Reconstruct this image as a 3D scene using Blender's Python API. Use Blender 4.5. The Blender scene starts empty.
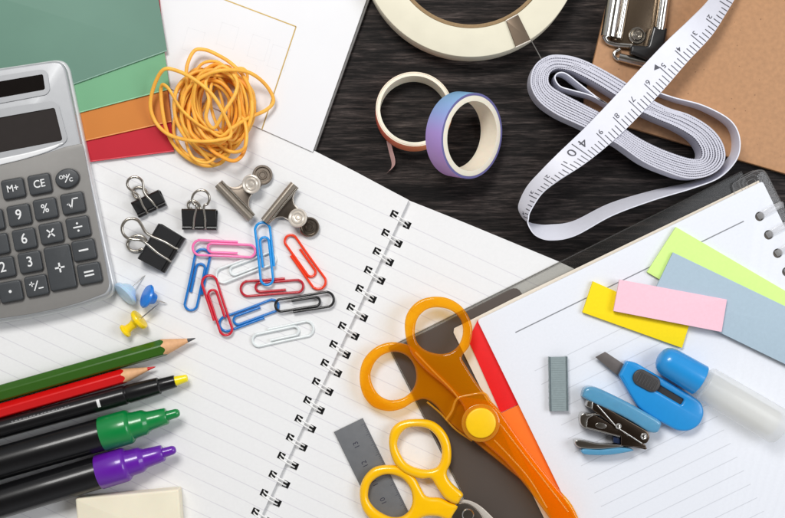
import bpy, bmesh, math, random
from mathutils import Vector, Matrix
R = math.radians
random.seed(7)
C = bpy.context.scene.collection
S = 1/2220.0          # one unit of the working grid (about 0.45 mm) in metres
H = 1300.0            # camera height in working units

# ------------------------------------------------------------------ camera, world, lights
cam_d = bpy.data.cameras.new('camera'); cam = bpy.data.objects.new('camera', cam_d); C.objects.link(cam)
cam.location = (0, 0, H*S)
cam_d.sensor_width = 36; cam_d.lens = 36*H/785.0
cam_d.clip_start = 0.01; cam_d.clip_end = 50
bpy.context.scene.camera = cam

w = bpy.data.worlds.new('World'); bpy.context.scene.world = w; w.use_nodes = True
wn = w.node_tree; bgn = wn.nodes['Background']
tc = wn.nodes.new('ShaderNodeTexCoord'); sp = wn.nodes.new('ShaderNodeSeparateXYZ')
wn.links.new(tc.outputs['Generated'], sp.inputs[0])
cr = wn.nodes.new('ShaderNodeValToRGB'); wn.links.new(sp.outputs['Z'], cr.inputs[0])
e = cr.color_ramp.elements
e[0].position = 0.0; e[0].color = (0.30, 0.30, 0.31, 1)
e[1].position = 0.97; e[1].color = (0.075, 0.062, 0.05, 1)
m_ = cr.color_ramp.elements.new(0.45); m_.color = (0.62, 0.62, 0.64, 1)
m_ = cr.color_ramp.elements.new(0.8); m_.color = (0.28, 0.27, 0.26, 1)
wn.links.new(cr.outputs[0], bgn.inputs[0]); bgn.inputs[1].default_value = 0.8

def area(name, loc, size, power, col, target=(0, 0, 0), size_y=None):
    d = bpy.data.lights.new(name, 'AREA'); d.energy = power; d.color = col
    d.shape = 'RECTANGLE'; d.size = size*S; d.size_y = (size_y or size)*S
    o = bpy.data.objects.new(name, d); C.objects.link(o); o.location = Vector(loc)*S
    o.rotation_euler = (Vector(target)*S - o.location).to_track_quat('-Z', 'Y').to_euler()
    return o
area('softbox', (-450, 1150, 1950), 900, 6.9, (1, 0.985, 0.96), size_y=600)
area('softbox', (1450, 100, 1600), 1000, 3.4, (0.92, 0.955, 1.0))
vs = bpy.context.scene.view_settings
vs.view_transform = 'Standard'; vs.look = 'None'; vs.exposure = 0.09; vs.gamma = 1
cy = bpy.context.scene.cycles
cy.max_bounces = 10; cy.transparent_max_bounces = 24; cy.use_denoising = True
cy.caustics_reflective = False; cy.caustics_refractive = False

# ------------------------------------------------------------------ materials
def lin(c):
    return tuple(((v/255)/12.92 if v/255 <= 0.04045 else ((v/255+0.055)/1.055)**2.4) for v in c)
MATS = {}
def mat(name, rgb, rough=0.5, metal=0.0, var=0.04, vscale=400, bump=0.0, bscale=3000, coat=0.0, trans=0.0,
        alpha=1.0, sss=0.0, spec=0.5):
    if name in MATS: return MATS[name]
    m = bpy.data.materials.new(name); m.use_nodes = True; n = m.node_tree.nodes; l = m.node_tree.links
    b = n['Principled BSDF']; b.inputs['Roughness'].default_value = rough; b.inputs['Metallic'].default_value = metal
    b.inputs['Coat Weight'].default_value = coat; b.inputs['Coat Roughness'].default_value = 0.08
    b.inputs['Transmission Weight'].default_value = trans; b.inputs['Alpha'].default_value = alpha
    b.inputs['Specular IOR Level'].default_value = spec
    if sss: b.inputs['Subsurface Weight'].default_value = sss; b.inputs['Subsurface Scale'].default_value = 0.002
    t = n.new('ShaderNodeTexCoord'); nz = n.new('ShaderNodeTexNoise'); nz.inputs['Scale'].default_value = vscale
    nz.inputs['Detail'].default_value = 6; l.new(t.outputs['Object'], nz.inputs['Vector'])
    rp = n.new('ShaderNodeValToRGB'); c = lin(rgb)
    rp.color_ramp.elements[0].position = 0.3; rp.color_ramp.elements[1].position = 0.7
    rp.color_ramp.elements[0].color = tuple(v*(1-var) for v in c)+(1,)
    rp.color_ramp.elements[1].color = tuple(min(1, v*(1+var)) for v in c)+(1,)
    l.new(nz.outputs['Fac'], rp.inputs[0]); l.new(rp.outputs[0], b.inputs['Base Color'])
    if bump:
        n2 = n.new('ShaderNodeTexNoise'); n2.inputs['Scale'].default_value = bscale; n2.inputs['Detail'].default_value = 4
        l.new(t.outputs['Object'], n2.inputs['Vector'])
        bp = n.new('ShaderNodeBump'); bp.inputs['Strength'].default_value = bump; bp.inputs['Distance'].default_value = 0.0002
        l.new(n2.outputs['Fac'], bp.inputs['Height']); l.new(bp.outputs[0], b.inputs['Normal'])
    m['b'] = 0
    MATS[name] = m; return m

def clear_mat(name, tint, body, mix_body=0.2, rough=0.15, gloss=0.08, transl=0.5):
    """thin coloured see-through plastic: tinted pass-through, a little body colour and a glossy skin"""
    m = bpy.data.materials.new(name); m.use_nodes = True; n = m.node_tree.nodes; l = m.node_tree.links
    for x in list(n): 
        if x.type != 'OUTPUT_MATERIAL': n.remove(x)
    out = [x for x in n if x.type == 'OUTPUT_MATERIAL'][0]
    tr = n.new('ShaderNodeBsdfTransparent'); tr.inputs[0].default_value = (*lin(tint), 1)
    df = n.new('ShaderNodeBsdfDiffuse'); df.inputs[0].default_value = (*lin(body), 1)
    tl = n.new('ShaderNodeBsdfTranslucent'); tl.inputs[0].default_value = (*lin(body), 1)
    mx0 = n.new('ShaderNodeMixShader'); mx0.inputs[0].default_value = transl
    l.new(df.outputs[0], mx0.inputs[1]); l.new(tl.outputs[0], mx0.inputs[2])
    mx = n.new('ShaderNodeMixShader'); mx.inputs[0].default_value = mix_body
    l.new(tr.outputs[0], mx.inputs[1]); l.new(mx0.outputs[0], mx.inputs[2])
    gl = n.new('ShaderNodeBsdfGlossy'); gl.inputs['Roughness'].default_value = rough
    fr = n.new('ShaderNodeFresnel'); fr.inputs[0].default_value = 1.45
    mul = n.new('ShaderNodeMath'); mul.operation = 'MULTIPLY_ADD'; mul.inputs[1].default_value = 0.9; mul.inputs[2].default_value = gloss*0.3
    l.new(fr.outputs[0], mul.inputs[0])
    m2 = n.new('ShaderNodeMixShader'); l.new(mul.outputs[0], m2.inputs[0]); l.new(mx.outputs[0], m2.inputs[1]); l.new(gl.outputs[0], m2.inputs[2])
    gm = n.new('ShaderNodeNewGeometry'); cl_ = n.new('ShaderNodeBsdfTransparent'); m3 = n.new('ShaderNodeMixShader')
    l.new(gm.outputs['Backfacing'], m3.inputs[0]); l.new(m2.outputs[0], m3.inputs[1]); l.new(cl_.outputs[0], m3.inputs[2])
    l.new(m3.outputs[0], out.inputs[0]); return m

def add_wave(m, scale=22, strength=0.35, dist=0.0012):
    n = m.node_tree.nodes; l = m.node_tree.links; b = n['Principled BSDF']
    t = n.new('ShaderNodeTexCoord'); nz = n.new('ShaderNodeTexNoise'); nz.inputs['Scale'].default_value = scale; nz.inputs['Detail'].default_value = 2
    l.new(t.outputs['Object'], nz.inputs['Vector'])
    bp = n.new('ShaderNodeBump'); bp.inputs['Strength'].default_value = strength; bp.inputs['Distance'].default_value = dist
    l.new(nz.outputs['Fac'], bp.inputs['Height'])
    if b.inputs['Normal'].links: l.new(b.inputs['Normal'].links[0].from_socket, bp.inputs['Normal'])
    l.new(bp.outputs[0], b.inputs['Normal'])

def math_node(n, l, op, a, b=None, clamp=False):
    x = n.new('ShaderNodeMath'); x.operation = op; x.use_clamp = clamp
    for i, v in enumerate((a, b)):
        if v is None: continue
        if isinstance(v, (int, float)): x.inputs[i].default_value = v
        else: l.new(v, x.inputs[i])
    return x.outputs[0]

def page_mat(name, rgb, pitch, phase, width, linergb, x0, x1, y0, y1, heading=None, headrgb=(128, 130, 135), soft=0.5):
    """paper with printed ruled lines across x, in the object's own coordinates (working units)"""
    m = mat(name, rgb, rough=0.75, var=0.015, vscale=900, bump=0.12, bscale=5000, spec=0.25)
    add_wave(m, 22, 0.22)
    n = m.node_tree.nodes; l = m.node_tree.links; b = n['Principled BSDF']
    src = b.inputs['Base Color'].links[0].from_socket
    t = n.new('ShaderNodeTexCoord'); s = n.new('ShaderNodeSeparateXYZ'); l.new(t.outputs['Object'], s.inputs[0])
    X = math_node(n, l, 'MULTIPLY', s.outputs['X'], 1/S); Y = math_node(n, l, 'MULTIPLY', s.outputs['Y'], 1/S)
    yy = math_node(n, l, 'ADD', Y, -phase + pitch*1000 + pitch/2)
    fr = math_node(n, l, 'MODULO', yy, pitch)
    d = math_node(n, l, 'ABSOLUTE', math_node(n, l, 'SUBTRACT', fr, pitch/2))
    k = math_node(n, l, 'SUBTRACT', 1.0, math_node(n, l, 'DIVIDE', math_node(n, l, 'SUBTRACT', d, width/2), soft), clamp=True)
    for v, op, lim in ((X, 'GREATER_THAN', x0), (X, 'LESS_THAN', x1), (Y, 'GREATER_THAN', y0), (Y, 'LESS_THAN', y1)):
        k = math_node(n, l, 'MULTIPLY', k, math_node(n, l, op, v, lim))
    nz = n.new('ShaderNodeTexNoise'); nz.inputs['Scale'].default_value = 150; l.new(t.outputs['Object'], nz.inputs['Vector'])
    k = math_node(n, l, 'MULTIPLY', k, math_node(n, l, 'ADD', math_node(n, l, 'MULTIPLY', nz.outputs['Fac'], 0.9), 0.45), clamp=True)
    mx = n.new('ShaderNodeMix'); mx.data_type = 'RGBA'; l.new(k, mx.inputs['Factor']); l.new(src, mx.inputs['A'])
    mx.inputs['B'].default_value = (*lin(linergb), 1); res = mx.outputs['Result']
    if heading:
        hx0, hx1, hy = heading
        d = math_node(n, l, 'ABSOLUTE', math_node(n, l, 'SUBTRACT', Y, hy))
        k = math_node(n, l, 'SUBTRACT', 1.0, math_node(n, l, 'DIVIDE', math_node(n, l, 'SUBTRACT', d, 0.3), 0.5), clamp=True)
        k = math_node(n, l, 'MULTIPLY', k, math_node(n, l, 'GREATER_THAN', X, hx0)); k = math_node(n, l, 'MULTIPLY', k, math_node(n, l, 'LESS_THAN', X, hx1))
        m2 = n.new('ShaderNodeMix'); m2.data_type = 'RGBA'; l.new(k, m2.inputs['Factor']); l.new(res, m2.inputs['A'])
        m2.inputs['B'].default_value = (*lin(headrgb), 1); res = m2.outputs['Result']
    l.new(res, b.inputs['Base Color']); return m

def wood_mat():
    m = mat('dark_wood', (44, 38, 36), rough=0.55, var=0.1, spec=0.12)
    n = m.node_tree.nodes; l = m.node_tree.links; b = n['Principled BSDF']
    t = n.new('ShaderNodeTexCoord'); mp = n.new('ShaderNodeMapping'); mp.inputs['Scale'].default_value = (14, 190, 50)
    mp.inputs['Rotation'].default_value = (0, 0, R(1.5))
    l.new(t.outputs['Object'], mp.inputs[0])
    ns = n.new('ShaderNodeTexNoise'); ns.inputs['Scale'].default_value = 1.0; ns.inputs['Detail'].default_value = 8
    ns.inputs['Roughness'].default_value = 0.62; ns.inputs['Distortion'].default_value = 1.6; l.new(mp.outputs[0], ns.inputs['Vector'])
    mp2 = n.new('ShaderNodeMapping'); mp2.inputs['Scale'].default_value = (70, 1100, 100); l.new(t.outputs['Object'], mp2.inputs[0])
    n2 = n.new('ShaderNodeTexNoise'); n2.inputs['Scale'].default_value = 1.0; n2.inputs['Detail'].default_value = 9; n2.inputs['Roughness'].default_value = 0.72; n2.inputs['Distortion'].default_value = 0.4
    l.new(mp2.outputs[0], n2.inputs['Vector'])
    mixv = math_node(n, l, 'ADD', math_node(n, l, 'MULTIPLY', ns.outputs['Fac'], 0.5), math_node(n, l, 'MULTIPLY', n2.outputs['Fac'], 0.5))
    rp = n.new('ShaderNodeValToRGB'); l.new(mixv, rp.inputs[0]); el = rp.color_ramp.elements
    el[0].position = 0.40; el[0].color = (*lin((12, 9, 9)), 1); el[1].position = 0.63; el[1].color = (*lin((88, 79, 75)), 1)
    x = el.new(0.48); x.color = (*lin((30, 26, 25)), 1); x = el.new(0.56); x.color = (*lin((58, 51, 49)), 1)
    mp3 = n.new('ShaderNodeMapping'); mp3.inputs['Scale'].default_value = (170, 3200, 100); l.new(t.outputs['Object'], mp3.inputs[0])
    n3 = n.new('ShaderNodeTexNoise'); n3.inputs['Scale'].default_value = 1.0; n3.inputs['Detail'].default_value = 3; l.new(mp3.outputs[0], n3.inputs['Vector'])
    pr = n.new('ShaderNodeMapRange'); pr.inputs[1].default_value = 0.36; pr.inputs[2].default_value = 0.5; pr.inputs[3].default_value = 0.35; pr.inputs[4].default_value = 1.0
    l.new(n3.outputs['Fac'], pr.inputs[0])
    mm = n.new('ShaderNodeMix'); mm.data_type = 'RGBA'; mm.blend_type = 'MULTIPLY'; mm.inputs['Factor'].default_value = 1.0
    l.new(rp.outputs[0], mm.inputs['A']); l.new(pr.outputs[0], mm.inputs['B'])
    l.new(mm.outputs['Result'], b.inputs['Base Color'])
    bp = n.new('ShaderNodeBump'); bp.inputs['Strength'].default_value = 0.5; bp.inputs['Distance'].default_value = 0.0003
    l.new(mixv, bp.inputs['Height']); l.new(bp.outputs[0], b.inputs['Normal']); return m

# ------------------------------------------------------------------ scene graph helpers
def wpos(px, py, z=0.0):
    k = (H-z)/H
    return Vector(((px-392.5)*k, (259-py)*k, z))
class Thing:
    def __init__(s, name, label, cat, px, py, z=0, rot=0, group=None, kind=None, mtx=None):
        o = bpy.data.objects.new(name, None); C.objects.link(o); o.empty_display_size = 0.005
        p = wpos(px, py, z)
        M = Matrix.Translation(p*S) @ (mtx if mtx is not None else Matrix.Rotation(R(rot), 4, 'Z'))
        o.matrix_world = M; s.o = o; s.M = Matrix.Translation(p) @ (mtx if mtx is not None else Matrix.Rotation(R(rot), 4, 'Z'))
        s.I = s.M.inverted(); s.z = z
        o['label'] = label; o['category'] = cat
        if group: o['group'] = group
        if kind: o['kind'] = kind
    def l(s, px, py, z=None):
        return s.I @ wpos(px, py, s.z if z is None else z)
    def L(s, pts, z=None):
        return [tuple(s.l(x, y, z)[:2]) for x, y in pts]
    def L3(s, pts):
        return [s.l(*p) for p in pts]
def par(x): return x.o if isinstance(x, Thing) else x
def link_mesh(name, me, m, parent, label=None, smooth=35):
    o = bpy.data.objects.new(name, me); C.objects.link(o)
    if parent is not None: o.parent = par(parent)
    if m is not None:
        me.materials.clear()
        for x in (m if isinstance(m, (list, tuple)) else [m]): me.materials.append(x)
    if smooth and len(me.polygons):
        me.polygons.foreach_set('use_smooth', [True]*len(me.polygons)); me.set_sharp_from_angle(angle=R(smooth))
    if label: o['label'] = label
    return o
def mesh(name, verts, faces, m, parent, smooth=35, label=None, mids=None):
    me = bpy.data.meshes.new(name); me.from_pydata([tuple(Vector(v)*S) for v in verts], [], faces)
    if mids: me.polygons.foreach_set('material_index', mids)
    bm = bmesh.new(); bm.from_mesh(me); bmesh.ops.recalc_face_normals(bm, faces=bm.faces); bm.to_mesh(me); bm.free()
    me.update(); return link_mesh(name, me, m, parent, label, smooth)
def curve_geo(loops, h, bevel, z0, res=3, cyclic=True):
    cu = bpy.data.curves.new('c', 'CURVE'); cu.dimensions = '2D'; cu.fill_mode = 'BOTH'
    cu.extrude = max((h/2-bevel), 0.001); cu.bevel_depth = bevel; cu.bevel_resolution = res; cu.offset = -bevel
    for lp in loops:
        s_ = cu.splines.new('POLY'); s_.points.add(len(lp)-1); s_.use_cyclic_u = True
        for p, q in zip(s_.points, lp): p.co = (q[0], q[1], 0, 1)
    o = bpy.data.objects.new('tmp', cu); C.objects.link(o)
    dg = bpy.context.evaluated_depsgraph_get(); me = bpy.data.meshes.new_from_object(o.evaluated_get(dg))
    bpy.data.objects.remove(o); bpy.data.curves.remove(cu)
    bm = bmesh.new(); bm.from_mesh(me); bmesh.ops.remove_doubles(bm, verts=bm.verts, dist=0.01)
    bmesh.ops.recalc_face_normals(bm, faces=bm.faces)
    bm.verts.index_update()
    vs_ = [(v.co.x, v.co.y, v.co.z+z0+h/2) for v in bm.verts]; fs = [[v.index for v in f.verts] for f in bm.faces]
    bm.free(); bpy.data.meshes.remove(me); return vs_, fs
def shape(name, parent, loops, z0, h, m, bevel=0.6, label=None, warp=None, smooth=35):
    """flat outline(s) with holes -> solid plate with rounded edges"""
    if not isinstance(loops[0][0], (tuple, list, Vector)): loops = [loops]
    v, f = curve_geo(loops, h, bevel, z0)
    if warp: v = [warp(p) for p in v]
    return mesh(name, v, f, m, parent, smooth, label)
def multi(name, parent, geos, m, smooth=35, label=None, mids=None):
    V, F, MI = [], [], []
    for i, (v, f) in enumerate(geos):
        n0 = len(V); V += list(v); F += [[a+n0 for a in x] for x in f]; MI += [mids[i] if mids else 0]*len(f)
    return mesh(name, V, F, m, parent, smooth, label, MI if mids else None)
def cr(pts, n=8, closed=False):
    pts = [Vector(p) for p in pts]; N = len(pts); out = []
    for i in range(N if closed else N-1):
        if closed: p0, p1, p2, p3 = pts[(i-1) % N], pts[i], pts[(i+1) % N], pts[(i+2) % N]
        else:
            p1, p2 = pts[i], pts[i+1]; p0 = pts[i-1] if i else p1*2-p2; p3 = pts[i+2] if i+2 < N else p2*2-p1
        for k in range(n):
            t = k/n; out.append(0.5*((2*p1)+(p2-p0)*t+(2*p0-5*p1+4*p2-p3)*t*t+(3*p1-p0-3*p2+p3)*t**3))
    if not closed: out.append(pts[-1])
    return out
def tube_geo(pts, r, closed=False, sides=10, flat=1.0, caps=True):
    pts = [Vector(p) for p in pts]; N = len(pts); V, F = [], []
    rs = r if isinstance(r, (list, tuple)) else [r]*N
    T = []
    for i in range(N):
        a = pts[(i-1) % N] if (closed or i) else pts[i]; b = pts[(i+1) % N] if (closed or i < N-1) else pts[i]
        d = b-a; T.append(d.normalized() if d.length > 1e-9 else Vector((1, 0, 0)))
    up = Vector((0, 0, 1)) if abs(T[0].z) < 0.9 else Vector((1, 0, 0))
    nrm = (up - T[0]*up.dot(T[0])).normalized()
    for i in range(N):
        nrm = (nrm - T[i]*nrm.dot(T[i])).normalized(); bn = T[i].cross(nrm)
        for k in range(sides):
            a = 2*math.pi*k/sides; V.append(pts[i] + nrm*math.cos(a)*rs[i]*flat + bn*math.sin(a)*rs[i])
    for i in range(N if closed else N-1):
        j = (i+1) % N
        for k in range(sides):
            k2 = (k+1) % sides; F.append([i*sides+k, i*sides+k2, j*sides+k2, j*sides+k])
    if not closed and caps:
        F.append(list(range(sides))[::-1]); F.append([(N-1)*sides+k for k in range(sides)])
    return V, F
def tube(name, parent, pts, r, m, closed=False, sides=10, flat=1.0, label=None):
    v, f = tube_geo(pts, r, closed, sides, flat); return mesh(name, v, f, m, parent, 50, label)
def lathe_geo(prof, M=None, seg=40, caps=True):
    """profile of (x, radius) turned about the x axis"""
    V, F = [], []; M = M or Matrix.Identity(4)
    for x, r in prof:
        for k in range(seg):
            a = 2*math.pi*k/seg; V.append(M @ Vector((x, r*math.cos(a), r*math.sin(a))))
    for i in range(len(prof)-1):
        for k in range(seg):
            k2 = (k+1) % seg; F.append([i*seg+k, i*seg+k2, (i+1)*seg+k2, (i+1)*seg+k])
    if caps: F.append(list(range(seg))[::-1]); F.append([(len(prof)-1)*seg+k for k in range(seg)])
    return V, F
def lathe(name, parent, prof, m, M=None, seg=40, label=None, smooth=35, caps=True):
    v, f = lathe_geo(prof, M, seg, caps); return mesh(name, v, f, m, parent, smooth, label)
AXZ = Matrix.Rotation(R(-90), 4, 'Y')      # turns the lathe axis upright
def disc_geo(cx, cy, z0, prof, seg=40):
    return lathe_geo(prof, Matrix.Translation((cx, cy, z0)) @ AXZ, seg)
def text_geo(s, size, fn, bold=0.0, cx=True, sx=1.0):
    """flat lettering; fn maps (x, y) of the lettering (centred) to a point"""
    cu = bpy.data.curves.new('t', 'FONT'); cu.body = s; cu.size = size; cu.offset = bold; cu.resolution_u = 4
    cu.align_x = 'CENTER' if cx else 'LEFT'; cu.align_y = 'CENTER'
    o = bpy.data.objects.new('tmp', cu); C.objects.link(o)
    dg = bpy.context.evaluated_depsgraph_get(); me = bpy.data.meshes.new_from_object(o.evaluated_get(dg))
    v = [fn(p.co.x*sx, p.co.y) for p in me.vertices]; f = [list(p.vertices) for p in me.polygons]
    bpy.data.objects.remove(o); bpy.data.curves.remove(cu); bpy.data.meshes.remove(me); return v, f
def rrect(cx, cy, w_, h_, r, n=5, rot=0):
    out = []
    for sx, sy, a0 in ((1, 1, 0), (-1, 1, 90), (-1, -1, 180), (1, -1, 270)):
        for k in range(n+1):
            a = R(a0+90*k/n); out.append((sx*(w_/2-r)+r*math.cos(a), sy*(h_/2-r)+r*math.sin(a)))
    c, s_ = math.cos(R(rot)), math.sin(R(rot)); return [(cx+x*c-y*s_, cy+x*s_+y*c) for x, y in out]
def ell(cx, cy, rx, ry, rot=0, n=48):
    c, s_ = math.cos(R(rot)), math.sin(R(rot)); o = []
    for k in range(n):
        a = 2*math.pi*k/n; x, y = rx*math.cos(a), ry*math.sin(a); o.append((cx+x*c-y*s_, cy+x*s_+y*c))
    return o
def sm2(pts, n=6): return [(p.x, p.y) for p in cr([(x, y, 0) for x, y in pts], n, True)]
def rnd(pts, r, n=4):
    """round the corners of a polygon"""
    out = []; N = len(pts)
    for i in range(N):
        p = Vector(pts[i]); a = Vector(pts[i-1]); b = Vector(pts[(i+1) % N]); rr = r[i] if isinstance(r, (list, tuple)) else r
        d1 = (a-p); d2 = (b-p); t = min(rr, d1.length*0.45, d2.length*0.45)
        p1 = p+d1.normalized()*t; p2 = p+d2.normalized()*t
        for k in range(n+1):
            u = k/n; q = p1*(1-u)**2+p*2*u*(1-u)+p2*u*u; out.append((q.x, q.y))
    return out
def copy_tree(o, parent=None):
    c = o.copy(); C.objects.link(c)
    if parent is not None: c.parent = parent
    for ch in list(o.children): copy_tree(ch, c)
    return c
def place(o, px, py, z, rot, label, mirror=False):
    o.matrix_world = Matrix.Translation(wpos(px, py, z)*S) @ Matrix.Rotation(R(rot), 4, 'Z') @ (Matrix.Rotation(math.pi, 4, 'X') if mirror else Matrix.Identity(4))
    o['label'] = label
def struct(o): o['kind'] = 'structure'; return o

# ------------------------------------------------------------------ materials used in several places
M_paper = mat('paper', (236, 236, 236), 0.75, var=0.01, vscale=80, bump=0.06, spec=0.25)
M_steel = mat('bright_steel', (205, 203, 198), 0.16, 1.0, var=0.03, bump=0.03)
M_nickel = mat('nickel', (188, 182, 172), 0.22, 1.0, var=0.06, bump=0.05)
M_darksteel = mat('dark_steel', (136, 126, 116), 0.3, 1.0, var=0.05, bump=0.04)
M_satin = mat('satin_nickel', (214, 206, 195), 0.36, 0.4, var=0.05, bump=0.05)
M_bronze = mat('jaw_metal', (164, 155, 143), 0.28, 0.7, var=0.08, bump=0.05)
M_black = mat('black_plastic', (17, 17, 19), 0.3, var=0.1, bump=0.02, coat=0.25, spec=0.3)
M_blackmatt = mat('black_enamel', (18, 18, 19), 0.3, var=0.15, bump=0.06, coat=0.4)
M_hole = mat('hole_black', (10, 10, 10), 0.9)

# ------------------------------------------------------------------ the table
N = 4
v = [(-1600, -1600, 0), (1600, -1600, 0), (1600, 1600, 0), (-1600, 1600, 0)]
tb = shape('tabletop', None, [(-900, -800), (900, -800), (900, 800), (-900, 800)], -30, 30, wood_mat(), 2)
struct(tb)

# ------------------------------------------------------------------ left spiral notebook
PITCH = 20.4
nb = Thing('spiral_notebook', 'large open ruled notebook with white twin wire rings, lying under the clips and pencils', 'notebook', 401.4, 218, 0, -25.0)
hole_y = [-i*PITCH for i in range(-0, 22)]
def page_block(name, parent, xs, ztop, y_lo, ytopf, holes_x, holes_y, hh, m, base=0.4, sgn=1):
    ys = sorted(set([y_lo, 999.0] + [y+hh for y in holes_y] + [y-hh for y in holes_y] + [y_lo+40*i for i in range(1, int((30-y_lo)/40))]))
    ys = [y for y in ys if y <= 999 and y >= y_lo]
    V, idx, F = [], {}, []
    for i, x in enumerate(xs):
        for j, y in enumerate(ys):
            yy = ytopf(x) if y > 900 else y
            idx[i, j] = len(V); V.append((x, yy, ztop(x)))
    hx0, hx1 = holes_x
    for i in range(len(xs)-1):
        for j in range(len(ys)-1):
            xc = (xs[i]+xs[i+1])/2; yc = (ys[j]+ys[j+1])/2
            if hx0 < xc < hx1 and any(abs(yc-h) < hh for h in holes_y) and ys[j+1] < 900: continue
            F.append([idx[i, j], idx[i+1, j], idx[i+1, j+1], idx[i, j+1]])
    ed = {}
    for f in F:
        for a, b in zip(f, f[1:]+f[:1]):
            k = (min(a, b), max(a, b)); ed[k] = ed.get(k, 0)+1
    n0 = len(V); V += [(x, y, base) for x, y, z in V[:n0]]
    for (a, b), c in ed.items():
        if c == 1: F.append([a, b, b+n0, a+n0])
    return mesh(name, V, F, m, parent, 40)
mpl = page_mat('ruled_page', (234, 234, 234), 15.1, -4, 0.12, (210, 208, 214), -600, 600, -600, 8, soft=0.55)
lx = [-520, -300, -150, -60, -42, -34, -28, -23, -19, -15, -11.5, -4.5, -1.0]
def zl(x): return 6.0 + 3.2*math.exp(-((abs(x)-2)/13)**2)
page_block('left_pages', nb, lx, zl, -560, lambda x: 19.0+min(abs(x), 115)*0.055, (-11.5, -4.5), hole_y, 3.6, mpl)
rx = [-3.0, 1.0, 4.8, 11.6, 14, 17, 21, 26, 33, 45, 60, 160, 430]
def zr(x): return 6.0 - 4.3*math.exp(-(max(0, x+3)/13)**1.4)
page_block('right_pages', nb, rx, zr, -560, lambda x: 19.0+min(abs(x), 140)*0.055, (4.8, 11.6), [y-4 for y in hole_y], 3.6, mpl)
mesh('back_cover', [(-530, -560, 0.2), (440, -560, 0.2), (440, 18, 0.2), (-530, 18, 0.2), (-530, -560, 0.38), (440, -560, 0.38), (440, 18, 0.38), (-530, 18, 0.38)],
     [[0, 1, 2, 3], [4, 5, 6, 7], [0, 1, 5, 4], [1, 2, 6, 5], [2, 3, 7, 6], [3, 0, 4, 7]], M_hole, nb, 0)
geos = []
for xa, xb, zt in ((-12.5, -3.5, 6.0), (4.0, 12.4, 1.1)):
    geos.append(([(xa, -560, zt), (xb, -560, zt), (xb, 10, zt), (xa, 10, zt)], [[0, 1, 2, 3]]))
multi('hole_dark_floor', nb, geos, M_hole, 0)  # black strips inside the pages stand in for shade down in the holes
M_wire = mat('white_coated_wire', (240, 240, 238), 0.6, var=0.02)
for y in hole_y:
    g = []
    for dy in (-1.75, 1.75):
        pts = []
        for k in range(13):
            a = math.pi*k/12
            pts.append((-8.6*math.cos(a)-0.3+(0.0), y+dy-4*(k/12), 6.4 + 4.6*math.sin(a)-4.2*(k/12)))
        g.append(tube_geo([(-8.9, y+dy, 5.8)]+pts+[(8.3, y+dy-4, 1.0)], 0.75, sides=8))
    multi('wire_loop', nb, g, M_wire, 60)

# ------------------------------------------------------------------ white book at the top
bk = Thing('book', 'open white book with thin gold frame line printed on its page, top centre', 'book', 313, 151, 0, 0)
bloop = bk.L([(313, 151.5), (385, -52), (60, -180), (60, -60), (150, 79)], 9)
shape('cover', bk, bk.L([(315.5, 150.5), (388, -52), (300, -52), (252, 118)], 6), 0.2, 6.0, mat('book_cover', (120, 118, 116), 0.7, var=0.1, vscale=2500), 0.4)
shape('pages', bk, bloop, 6.4, 1.2, mat('page_edges', (170, 168, 164), 0.8, var=0.12, vscale=2500), 0.3)
def line_geo(p, q, wd, z0=0.0, h=0.12):
    p, q = Vector(p), Vector(q); d = (q-p).normalized(); n_ = Vector((-d.y, d.x))*wd/2
    a = [p+n_, p-n_, q-n_, q+n_]; return [(x.x, x.y, z0) for x in a]+[(x.x, x.y, z0+h) for x in a], [[3, 2, 1, 0], [4, 5, 6, 7], [0, 1, 5, 4], [1, 2, 6, 5], [2, 3, 7, 6], [3, 0, 4, 7]]
top = shape('top_page', bk, [(x*0.998-0.4, y-0.3) for x, y in bloop], 7.62, 0.5, mat('book_page', (234, 234, 236), 0.7, var=0.012, vscale=40, bump=0.05), 0.1)
gp = [bk.l(a, b, 9.4) for a, b in ((180, -17.5), (296, 26.3), (261.7, 129.5))]
multi('gold_frame', top, [line_geo(gp[0].xy, gp[1].xy, 1.2, 8.14), line_geo(gp[1].xy, gp[2].xy, 1.2, 8.14)], mat('gold_foil', (176, 148, 84), 0.45, 0.3, var=0.1), 0)
M_ghost = mat('show_through_print', (229, 229, 231), 0.8, var=0.01)
gg = []
for (a, b) in ((188, 27), (222, 22), (253, 34), (273, 44), (205, 52), (240, 60)):
    q = [bk.l(a+u, b+v_, 9.35).xy for u, v_ in ((0, 0), (17, 5.5), (11, 27), (-6, 21.5))]
    for i in range(4): gg.append(line_geo(q[i], q[(i+1) % 4], 0.7, 8.13, 0.03))
multi('show_through', top, gg, M_ghost, 0)

# ------------------------------------------------------------------ plastic folders top left
def folder(name, label, pts, z, rgb, h=1.3, rim=True, rough=0.5):
    t = Thing(name, label, 'folder', pts[0][0], pts[0][1], z, 0, 'coloured plastic folders fanned out behind the calculator')
    m = mat(name+'_'+str(rgb), rgb, rough, var=0.06, vscale=22, bump=0.04, bscale=900, spec=0.25)
    lp = rnd(t.L(pts, z+h), 2)
    o = shape('sheet', t, lp, 0.0, h, m, 0.35)
    e = rnd(t.L([pts[0], pts[1]], z+h)+t.L([pts[2]], z+h), 0)
    a, b, c = [Vector(q) for q in t.L([pts[3], pts[0], pts[1]], z+h)]
    rm = mat(name+'_edge_'+str(rgb), tuple(min(235, int(v*1.0+26)) for v in rgb), 0.4)
    tube('welded_edge', t, [(a.x, a.y+0.6, h), (b.x, b.y+0.6, h)], 0.55, rm, sides=6, flat=0.5)
    return t
Z0 = 8.4
folder('plastic_folder', 'red plastic folder at the bottom of the fan, below the orange one', [(174, 151.5), (156, -40), (-120, -40), (-120, 188)], Z0, (186, 27, 45))
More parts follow.
